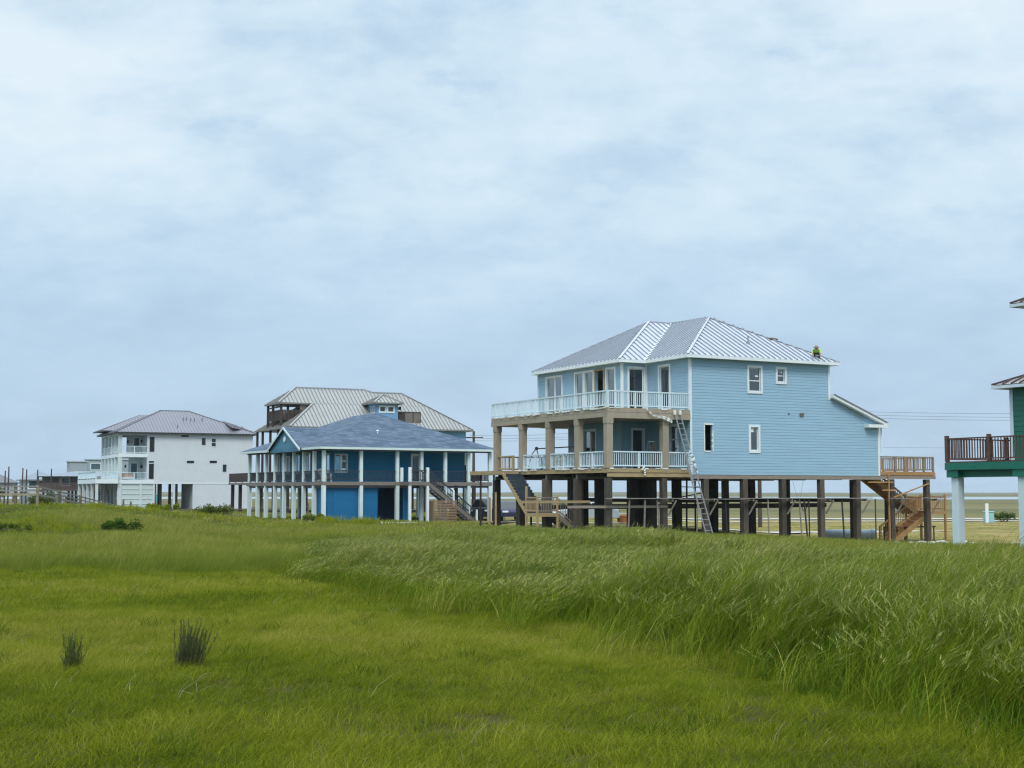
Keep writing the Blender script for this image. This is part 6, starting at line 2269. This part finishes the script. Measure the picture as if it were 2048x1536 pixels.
def scatter_group(cname):
    if cname in SC_GROUPS:
        return SC_GROUPS[cname]
    g = bpy.data.node_groups.new('scatter_' + cname, 'GeometryNodeTree')
    g.interface.new_socket('Geometry', in_out='INPUT', socket_type='NodeSocketGeometry')
    g.interface.new_socket('Geometry', in_out='OUTPUT', socket_type='NodeSocketGeometry')
    gi, go = g.nodes.new('NodeGroupInput'), g.nodes.new('NodeGroupOutput')
    ip = g.nodes.new('GeometryNodeInstanceOnPoints')
    ci = g.nodes.new('GeometryNodeCollectionInfo')
    ci.inputs['Collection'].default_value = PROTO[cname]
    ci.inputs['Separate Children'].default_value = True
    ci.inputs['Reset Children'].default_value = True

    def attr(nm, ty):
        n = g.nodes.new('GeometryNodeInputNamedAttribute')
        n.data_type = ty
        n.inputs['Name'].default_value = nm
        return n.outputs['Attribute']
    g.links.new(gi.outputs[0], ip.inputs['Points'])
    g.links.new(ci.outputs[0], ip.inputs['Instance'])
    ip.inputs['Pick Instance'].default_value = True
    g.links.new(attr('pick', 'INT'), ip.inputs['Instance Index'])
    e2r = g.nodes.new('FunctionNodeEulerToRotation')
    g.links.new(attr('rot', 'FLOAT_VECTOR'), e2r.inputs[0])
    g.links.new(e2r.outputs[0], ip.inputs['Rotation'])
    g.links.new(attr('scl', 'FLOAT_VECTOR'), ip.inputs['Scale'])
    g.links.new(ip.outputs[0], go.inputs[0])
    SC_GROUPS[cname] = g
    return g


def scatter(name, cname, xy, scl, tint, rot_sd=0.5, zs=None):
    n = len(xy)
    z = ground_z(xy[:, 0], xy[:, 1]) - 0.01
    me = bpy.data.meshes.new(name)
    me.vertices.add(n)
    me.vertices.foreach_set('co', np.column_stack([xy, z]).astype(np.float32).ravel())
    a = me.attributes.new('pick', 'INT', 'POINT')
    a.data.foreach_set('value', rng.integers(0, len(PROTO[cname].objects), n).astype(np.int32))
    a = me.attributes.new('rot', 'FLOAT_VECTOR', 'POINT')
    rot = np.zeros((n, 3), np.float32)
    rot[:, 2] = rng.normal(0, rot_sd, n)
    a.data.foreach_set('vector', rot.ravel())
    a = me.attributes.new('scl', 'FLOAT_VECTOR', 'POINT')
    s3 = np.column_stack([scl, scl, scl if zs is None else zs]).astype(np.float32)
    a.data.foreach_set('vector', s3.ravel())
    a = me.attributes.new('tint', 'FLOAT', 'POINT')
    a.data.foreach_set('value', np.clip(tint, 0, 1).astype(np.float32))
    me.update()
    o = bpy.data.objects.new(name, me)
    COL.objects.link(o)
    md = o.modifiers.new('scatter', 'NODES')
    md.node_group = scatter_group(cname)
    return stuff(o)


def vnoise(x, y, s, seed):
    """smooth value noise"""
    x, y = np.asarray(x) / s, np.asarray(y) / s
    xi, yi = np.floor(x).astype(int), np.floor(y).astype(int)
    fx, fy = x - xi, y - yi
    fx, fy = fx * fx * (3 - 2 * fx), fy * fy * (3 - 2 * fy)

    def hsh(i, j):
        h = (i * 374761393 + j * 668265263 + seed * 1442695) & 0x7fffffff
        h = ((h ^ (h >> 13)) * 1274126177) & 0x7fffffff
        return ((h ^ (h >> 16)) % 10007) / 10007.0
    return (hsh(xi, yi) * (1 - fx) + hsh(xi + 1, yi) * fx) * (1 - fy) + (hsh(xi, yi + 1) * (1 - fx) + hsh(xi + 1, yi + 1) * fx) * fy


def fbm(x, y, s, seed):
    return 0.5 * vnoise(x, y, s, seed) + 0.3 * vnoise(x, y, s * 0.43, seed + 1) + 0.2 * vnoise(x, y, s * 0.19, seed + 2)


def jitter_grid(y0, y1, sp, margin=2.0, xlim=None):
    """jittered points over the ground in view between depths y0 and y1"""
    out = []
    y = y0
    while y < y1:
        hw = 0.37 * y * 1.12 + margin
        n = int(2 * hw / sp)
        x = -hw + (np.arange(n) + rng.random(n)) * sp
        yy = y + rng.random(n) * sp
        out.append(np.column_stack([x, yy]))
        y += sp
    p = np.concatenate(out)
    if xlim:
        p = p[(p[:, 0] > xlim[0]) & (p[:, 0] < xlim[1])]
    return p


# the reed bed: its near edge curves from the middle of the picture towards the camera on the right
FRONT_X = np.array([-60, -8.5, -5.6, -3.0, -1.9, -0.2, 2.0, 3.0, 3.9, 4.4, 4.9, 5.6, 8.0])
FRONT_Y = np.array([70, 60, 38.0, 32.0, 30.0, 26.6, 22.4, 18.8, 15.6, 13.8, 12.2, 11.0, 9.0])
BACK_X = np.array([-60, -8.5, -5.0, 0.0, 3.5, 5.0, 6.1, 6.8, 7.6, 8.4, 10.0, 30])
BACK_Y = np.array([60, 60, 47.0, 42.0, 40.5, 38.0, 35.0, 32.0, 29.0, 27.0, 26.0, 25.0])


def in_reeds(x, y, pad=0.0):
    n = (fbm(x, y, 3.0, 5) - 0.5) * 4.5 + (fbm(x, y, 0.9, 6) - 0.5) * 2.6
    return (y > np.interp(x, FRONT_X, FRONT_Y) + n - pad) & (y < np.interp(x, BACK_X, BACK_Y) + n * 0.5 + pad)


# short turf
p = jitter_grid(9.0, 27.0, 0.205, 1.0)
p = p[~in_reeds(p[:, 0], p[:, 1], -0.5)]
f = 0.6 * fbm(p[:, 0], p[:, 1], 2.6, 1) + 0.4 * fbm(p[:, 0], p[:, 1], 0.8, 3)
bare = fbm(p[:, 0] + 50, p[:, 1], 1.7, 9)
keep = ~((bare > 0.72) & (rng.random(len(p)) < 0.7))
p, f = p[keep], f[keep]
scatter('short_turf', 'turf_near', p, 0.85 + 0.5 * f + rng.normal(0, 0.10, len(p)), f * 2.2 - 0.55 + 0.9 * (fbm(p[:, 0], p[:, 1], 7.0, 91) - 0.5) + rng.normal(0, 0.14, len(p)), 1.2, zs=0.35 + 1.35 * f)
p = jitter_grid(27.0, 42.0, 0.36, 1.0)
p = p[~in_reeds(p[:, 0], p[:, 1], -0.5)]
f = 0.6 * fbm(p[:, 0], p[:, 1], 3.4, 1) + 0.4 * fbm(p[:, 0], p[:, 1], 1.2, 3)
scatter('short_turf', 'turf_mid', p, 0.9 + 0.4 * f, f * 2.0 - 0.46 + 0.9 * (fbm(p[:, 0], p[:, 1], 7.0, 91) - 0.5) + rng.normal(0, 0.14, len(p)), 1.2, zs=0.40 + 1.2 * f)
# rough field behind it
p = jitter_grid(41.0, 76.0, 0.58, 1.0)
p = p[~in_reeds(p[:, 0], p[:, 1], -1.0)]
f = fbm(p[:, 0], p[:, 1] * 1.0, 7.0, 21)
scatter('rough_grass', 'field_tuft', p, 0.85 + 0.5 * f, f * 2.0 - 0.36 + rng.normal(0, 0.10, len(p)), 0.8, zs=0.35 + 1.5 * np.clip(f * 2 - 0.55, 0, 1))
p = jitter_grid(75.0, 150.0, 1.15, 1.0)
f = fbm(p[:, 0], p[:, 1], 9.0, 21)
right = p[:, 0] > -3 + 5 * (f - 0.5)
p2, f2 = p[~right], f[~right]
scatter('rough_grass', 'field_far', p2, 0.85 + 0.4 * f2, f2 * 2.0 - 0.34 + rng.normal(0, 0.10, len(p2)), 1.2, zs=0.4 + 0.9 * f2)
p3, f3 = p[right], f[right]
on_road = (np.abs(p3[:, 1] - (99.5 + (p3[:, 0]) * 0.30)) < 4.5)
sandy = (((p3[:, 0] - 27) * 0.085) ** 2 + ((p3[:, 1] - 80) * 0.24) ** 2) < 1.0
kp = (~on_road) & (~sandy) & (p3[:, 1] < 138)
kp = kp & (rng.random(len(p3)) < 0.28)
p3, f3 = p3[kp], f3[kp]
scatter('lawn_grass', 'field_far', p3, 0.8 + 0.3 * f3, f3 * 1.2 + 0.18, 1.2, zs=0.16 + 0.20 * f3)
# wispy band of taller grass at the far edge of the turf
p = jitter_grid(36.0, 47.0, 0.30, 0.0, (-20.0, -2.0))
f = fbm(p[:, 0], p[:, 1], 3.0, 31)
d = np.abs(p[:, 1] - (42.0 + 2.0 * (fbm(p[:, 0], p[:, 1], 5.0, 33) - 0.5))) / 4.5
kp = (rng.random(len(p)) < (1.0 - d)) & ~in_reeds(p[:, 0], p[:, 1], 0)
p, f = p[kp], f[kp]
scatter('tall_grass', 'tall_wisp', p, 0.8 + 0.4 * f, f * 1.3 - 0.1, 0.5, zs=0.5 + 0.9 * f)
# reeds
p = jitter_grid(9.0, 24.0, 0.22, 4.0)
p = p[in_reeds(p[:, 0], p[:, 1], 2.4)]
f = 0.55 * fbm(p[:, 0], p[:, 1], 2.4, 41) + 0.45 * fbm(p[:, 0], p[:, 1], 0.8, 43)
edge = np.clip((p[:, 1] - np.interp(p[:, 0], FRONT_X, FRONT_Y) + 2.6 + 3.0 * (f - 0.5)) / 5.0, 0, 1)
kp = rng.random(len(p)) < 0.03 + 0.97 * edge ** 1.6
p, f, edge = p[kp], f[kp], edge[kp]
scatter('marsh_reeds', 'reed_near', p, 0.85 + 0.3 * f, f * 2.2 - 0.62 + rng.normal(0, 0.14, len(p)), 0.45, zs=(0.34 + 1.05 * f) * (0.50 + 0.62 * edge))
p = jitter_grid(24.0, 50.0, 0.29, 4.0)
p = p[in_reeds(p[:, 0], p[:, 1], 2.2)]
f = 0.6 * fbm(p[:, 0], p[:, 1], 2.8, 41) + 0.4 * fbm(p[:, 0], p[:, 1], 1.0, 44)
edge = np.clip((p[:, 1] - np.interp(p[:, 0], FRONT_X, FRONT_Y) + 2.4 + 3.0 * (f - 0.5)) / 5.0, 0, 1)
kp = rng.random(len(p)) < 0.05 + 0.95 * edge ** 1.4
p, f, edge = p[kp], f[kp], edge[kp]
left = np.clip((p[:, 0] + 9) / 7.0, 0, 1)
scatter('marsh_reeds', 'reed_far', p, 0.85 + 0.3 * f, f * 2.0 - 0.50 + rng.normal(0, 0.14, len(p)) + 0.08 * edge, 0.35, zs=0.86 * (0.40 + 0.80 * f) * (0.60 + 0.50 * edge) * (0.70 + 0.30 * left) * (0.62 + 0.66 * fbm(p[:, 0], p[:, 1], 3.6, 77)) * (1 - 0.20 * sstep(6, 9, p[:, 0])))
# ragged taller clumps along the far edge, standing up against the piles
p = jitter_grid(24.0, 45.0, 0.24, 2.0, (-3.0, 13.0))
bd = p[:, 1] - np.interp(p[:, 0], BACK_X, BACK_Y)
f = 0.5 * fbm(p[:, 0], p[:, 1], 1.7, 95) + 0.5 * fbm(p[:, 0], p[:, 1], 0.7, 96)
kp = (np.abs(bd + 0.4) < 1.5) & (f > 0.50) & (rng.random(len(p)) < 0.65)
p, f = p[kp], f[kp]
scatter('marsh_reeds', 'reed_far', p, 0.7 + 0.3 * f, f * 1.8 - 0.40 + rng.normal(0, 0.14, len(p)), 0.5, zs=0.80 + 1.9 * (f - 0.5))
# looser wisps between the turf and the reeds
p = jitter_grid(9.0, 40.0, 0.34, 2.0)
f = fbm(p[:, 0], p[:, 1], 1.6, 71)
sd = p[:, 1] - np.interp(p[:, 0], FRONT_X, FRONT_Y) + (f - 0.5) * 4.0
kp = (sd > -4.5) & (sd < 2.5) & (rng.random(len(p)) < 0.95 * np.exp(-((sd + 0.6) / 1.9) ** 2))
p, f = p[kp], f[kp]
scatter('tall_grass', 'edge_wisp', p, 0.8 + 0.5 * f, f * 2.0 - 0.45 + rng.normal(0, 0.14, len(p)), 0.7, zs=0.35 + 1.0 * f)
# thin fringe of reeds reaching round the pillars of the green house and the front piles
p = jitter_grid(29.0, 50.0, 0.55, 4.0, (8.0, 26.0))
f = fbm(p[:, 0], p[:, 1], 3.0, 47)
p, f = p[f > 0.42], f[f > 0.42]
scatter('marsh_reeds', 'reed_far', p, 0.8 + 0.3 * f, f * 1.5 - 0.3, 0.4, zs=(0.20 + 0.42 * f) * (1 - 0.55 * sstep(8.5, 11, p[:, 0])))
p = jitter_grid(47.0, 74.0, 0.60, 2.0, (-4.0, 26.0))
f = fbm(p[:, 0], p[:, 1], 3.0, 49)
p, f = p[f > 0.38], f[f > 0.38]
scatter('marsh_reeds', 'reed_far', p, 0.8 + 0.3 * f, f * 1.5 - 0.25, 0.4, zs=(0.22 + 0.36 * f) * (1 - 0.80 * sstep(4, 11, p[:, 0])))
# yellow green weeds in the field
p = jitter_grid(52.0, 88.0, 1.0, 0.0, (-34, -3))
f = fbm(p[:, 0], p[:, 1], 5.0, 61)
p, f = p[f > 0.60], f[f > 0.60]
scatter('yellow_weeds', 'weed', p, 0.9 + 0.8 * (f - 0.5), f, 3.0)
p = np.column_stack([rng.normal(-10.6, 1.1, 36), rng.normal(92.0, 1.2, 36)])
scatter('yellow_weeds', 'weed', p, 1.0 + rng.random(36), rng.random(36), 3.0)
# scattered darker weeds in the turf
p = jitter_grid(9.5, 40.0, 0.55, 0.0)
p = p[~in_reeds(p[:, 0], p[:, 1], 0.5)]
f = fbm(p[:, 0], p[:, 1], 1.3, 81)
kp = (f > 0.62) & (rng.random(len(p)) < 0.45)
p, f = p[kp], f[kp]
scatter('dark_weeds', 'dark_weed', p, 0.7 + 0.8 * rng.random(len(p)), rng.random(len(p)), 3.0)
# dead straw stalks lying in the turf and at the foot of the reeds
p = jitter_grid(9.5, 34.0, 0.9, 0.0)
ed = np.abs(p[:, 1] - np.interp(p[:, 0], FRONT_X, FRONT_Y))
kp = rng.random(len(p)) < 0.22 + 0.70 * np.exp(-ed / 1.6)
p = p[kp]
scatter('straw_stalks', 'straw_bit', p, 0.8 + 0.8 * rng.random(len(p)), rng.random(len(p)), 1.2)


# ------------------------------------------------------------------ single plants


def twig_shrub(label, x, y, h, rad, n, leaf_m, lean, seed, leaf=0.35):
    r = random.Random(seed)
    t = thing('shrub', label, 'shrub', (x, y, gz(x, y)))
    st = MB()
    V, F = [], []
    for i in range(n):
        a, q = r.uniform(0, 6.283), rad * 0.75 * math.sqrt(r.random())
        b = Vector((q * math.cos(a), q * math.sin(a), -0.03))
        hh = h * r.choice((r.uniform(0.30, 0.75), r.uniform(0.55, 0.85), r.uniform(0.75, 1.05)))
        tip = Vector((b.x * 1.15 + lean * hh + r.gauss(0, 0.06), b.y * 1.1 + r.gauss(0, 0.05), hh * (1.0 - 0.25 * (q / rad) ** 2)))
        mid = b.lerp(tip, 0.5) + Vector((r.gauss(0, 0.02), r.gauss(0, 0.02), 0))
        st.tube([b, mid, tip], [0.004, 0.003, 0.0015], 4, cap=False)
        for k in range(int(30 * leaf * r.uniform(0.15, 1.0))):
            f_ = r.uniform(0.15, 0.97)
            c = b.lerp(tip, f_)
            blade(V, F, r, c.x, c.y, r.uniform(0.02, 0.075), 0.008, r.uniform(0.005, 0.045), r.uniform(0, 6.283), 2, 1.2, z0=c.z)
    st.build('stems', 'shrub_bark', t)
    me = bpy.data.meshes.new('leaves')
    me.from_pydata(V, [], F)
    me.materials.append(MATS[leaf_m])
    o = bpy.data.objects.new('leaves', me)
    COL.objects.link(o)
    o.parent = t
    return t


twig_shrub('dark twiggy shrub of upright grey stems, the bigger of two in the short turf', -4.12, 17.9, 0.64, 0.23, 80, 'dry_leaf', 0.16, 3, 1.9)
twig_shrub('small thin green twiggy shrub in the turf at the far left', -5.42, 17.4, 0.52, 0.14, 40, 'shrub_green', 0.10, 5, 1.6)


def leafy_bush(label, x, y, h, rad, n, leaf_m, seed, size=0.09):
    r = random.Random(seed)
    t = thing('bush', label, 'bush', (x, y, gz(x, y)))
    st = MB()
    V, F = [], []
    lobes = [(r.uniform(-1, 1) * rad * 0.75, r.uniform(-0.6, 0.6) * rad, r.uniform(0.45, 0.8) * h, r.uniform(0.25, 0.45) * min(rad, h * 1.2)) for _ in range(9)]
    for lx, ly, lz, lr in lobes:
        st.tube([(lx * 0.2, ly * 0.2, -0.05), (lx * 0.6, ly * 0.6, lz * 0.5), (lx, ly, lz)], [0.03, 0.02, 0.008], 5, cap=False)
    for i in range(n):
        lx, ly, lz, lr = lobes[i % len(lobes)]
        d = Vector((r.gauss(0, 1), r.gauss(0, 1), r.gauss(0, 0.8)))
        d.normalize()
        c = Vector((lx, ly, lz)) + d * lr * (r.random() ** 0.45)
        if c.z < 0.02:
            continue
        blade(V, F, r, c.x, c.y, r.uniform(0.3, 1.0) * size, size * 0.8, r.uniform(0.2, 1.0) * size, r.uniform(0, 6.283), 2, 1.2, z0=c.z)
    st.build('stems', 'shrub_bark', t)
    me = bpy.data.meshes.new('leaves')
    me.from_pydata(V, [], F)
    me.materials.append(MATS[leaf_m])
    o = bpy.data.objects.new('leaves', me)
    COL.objects.link(o)
    o.parent = t
    return t


leafy_bush('dark green leafy bush in the middle of the left field', -17.3, 62.0, 0.75, 0.85, 2200, 'bush_leaf', 11, 0.10)
leafy_bush('wide low olive bush at the left end of the shrubby band in the field', -22.3, 62.5, 0.42, 0.9, 1200, 'field_leaf', 12, 0.09)
leafy_bush('grey green bush in front of the right part of the white wall', -19.2, 90.5, 0.75, 1.15, 2000, 'shrub_green', 13, 0.11)
leafy_bush('low bright green bush before the white house opening', -22.4, 90.0, 0.55, 1.3, 2000, 'weed_leaf', 14, 0.10)
leafy_bush('low olive bush at the foot of the deep blue house corner posts', -13.8, 95.5, 0.6, 1.2, 1800, 'field_leaf', 15, 0.11)
leafy_bush('small round green bush by the road between the white pillars', 47.5, 138.0, 0.8, 1.0, 1000, 'bush_leaf', 16, 0.14) if False else None
leafy_bush('small dark bush beside the teal utility pedestal', 51.0, 146.0, 0.9, 1.2, 1200, 'bush_leaf', 17, 0.14)
leafy_bush('grey brush heap behind the rail fence', -30.6, 92.0, 1.0, 1.4, 1400, 'dry_leaf', 18, 0.12)
leafy_bush('dark green tree top at the far left beyond the fence', -104.0, 280.0, 3.6, 3.0, 2600, 'bush_leaf', 19, 0.35)

# ------------------------------------------------------------------ air
hz = bpy.data.materials.new('haze')
hz.use_nodes = True
ht = hz.node_tree
ht.nodes.clear()
pv = nn(ht, 'ShaderNodeVolumePrincipled')
pv.inputs['Color'].default_value = (0.80, 0.89, 0.98, 1)
pv.inputs['Density'].default_value = 0.00013
pv.inputs['Anisotropy'].default_value = 0.2
ho = nn(ht, 'ShaderNodeOutputMaterial')
ht.links.new(pv.outputs[0], ho.inputs['Volume'])
MATS['haze'] = hz
mb = MB()
mb.box(-2450, 2450, -70, 3250, -4.2, 17.0)
stuff(mb.build('haze', 'haze'))
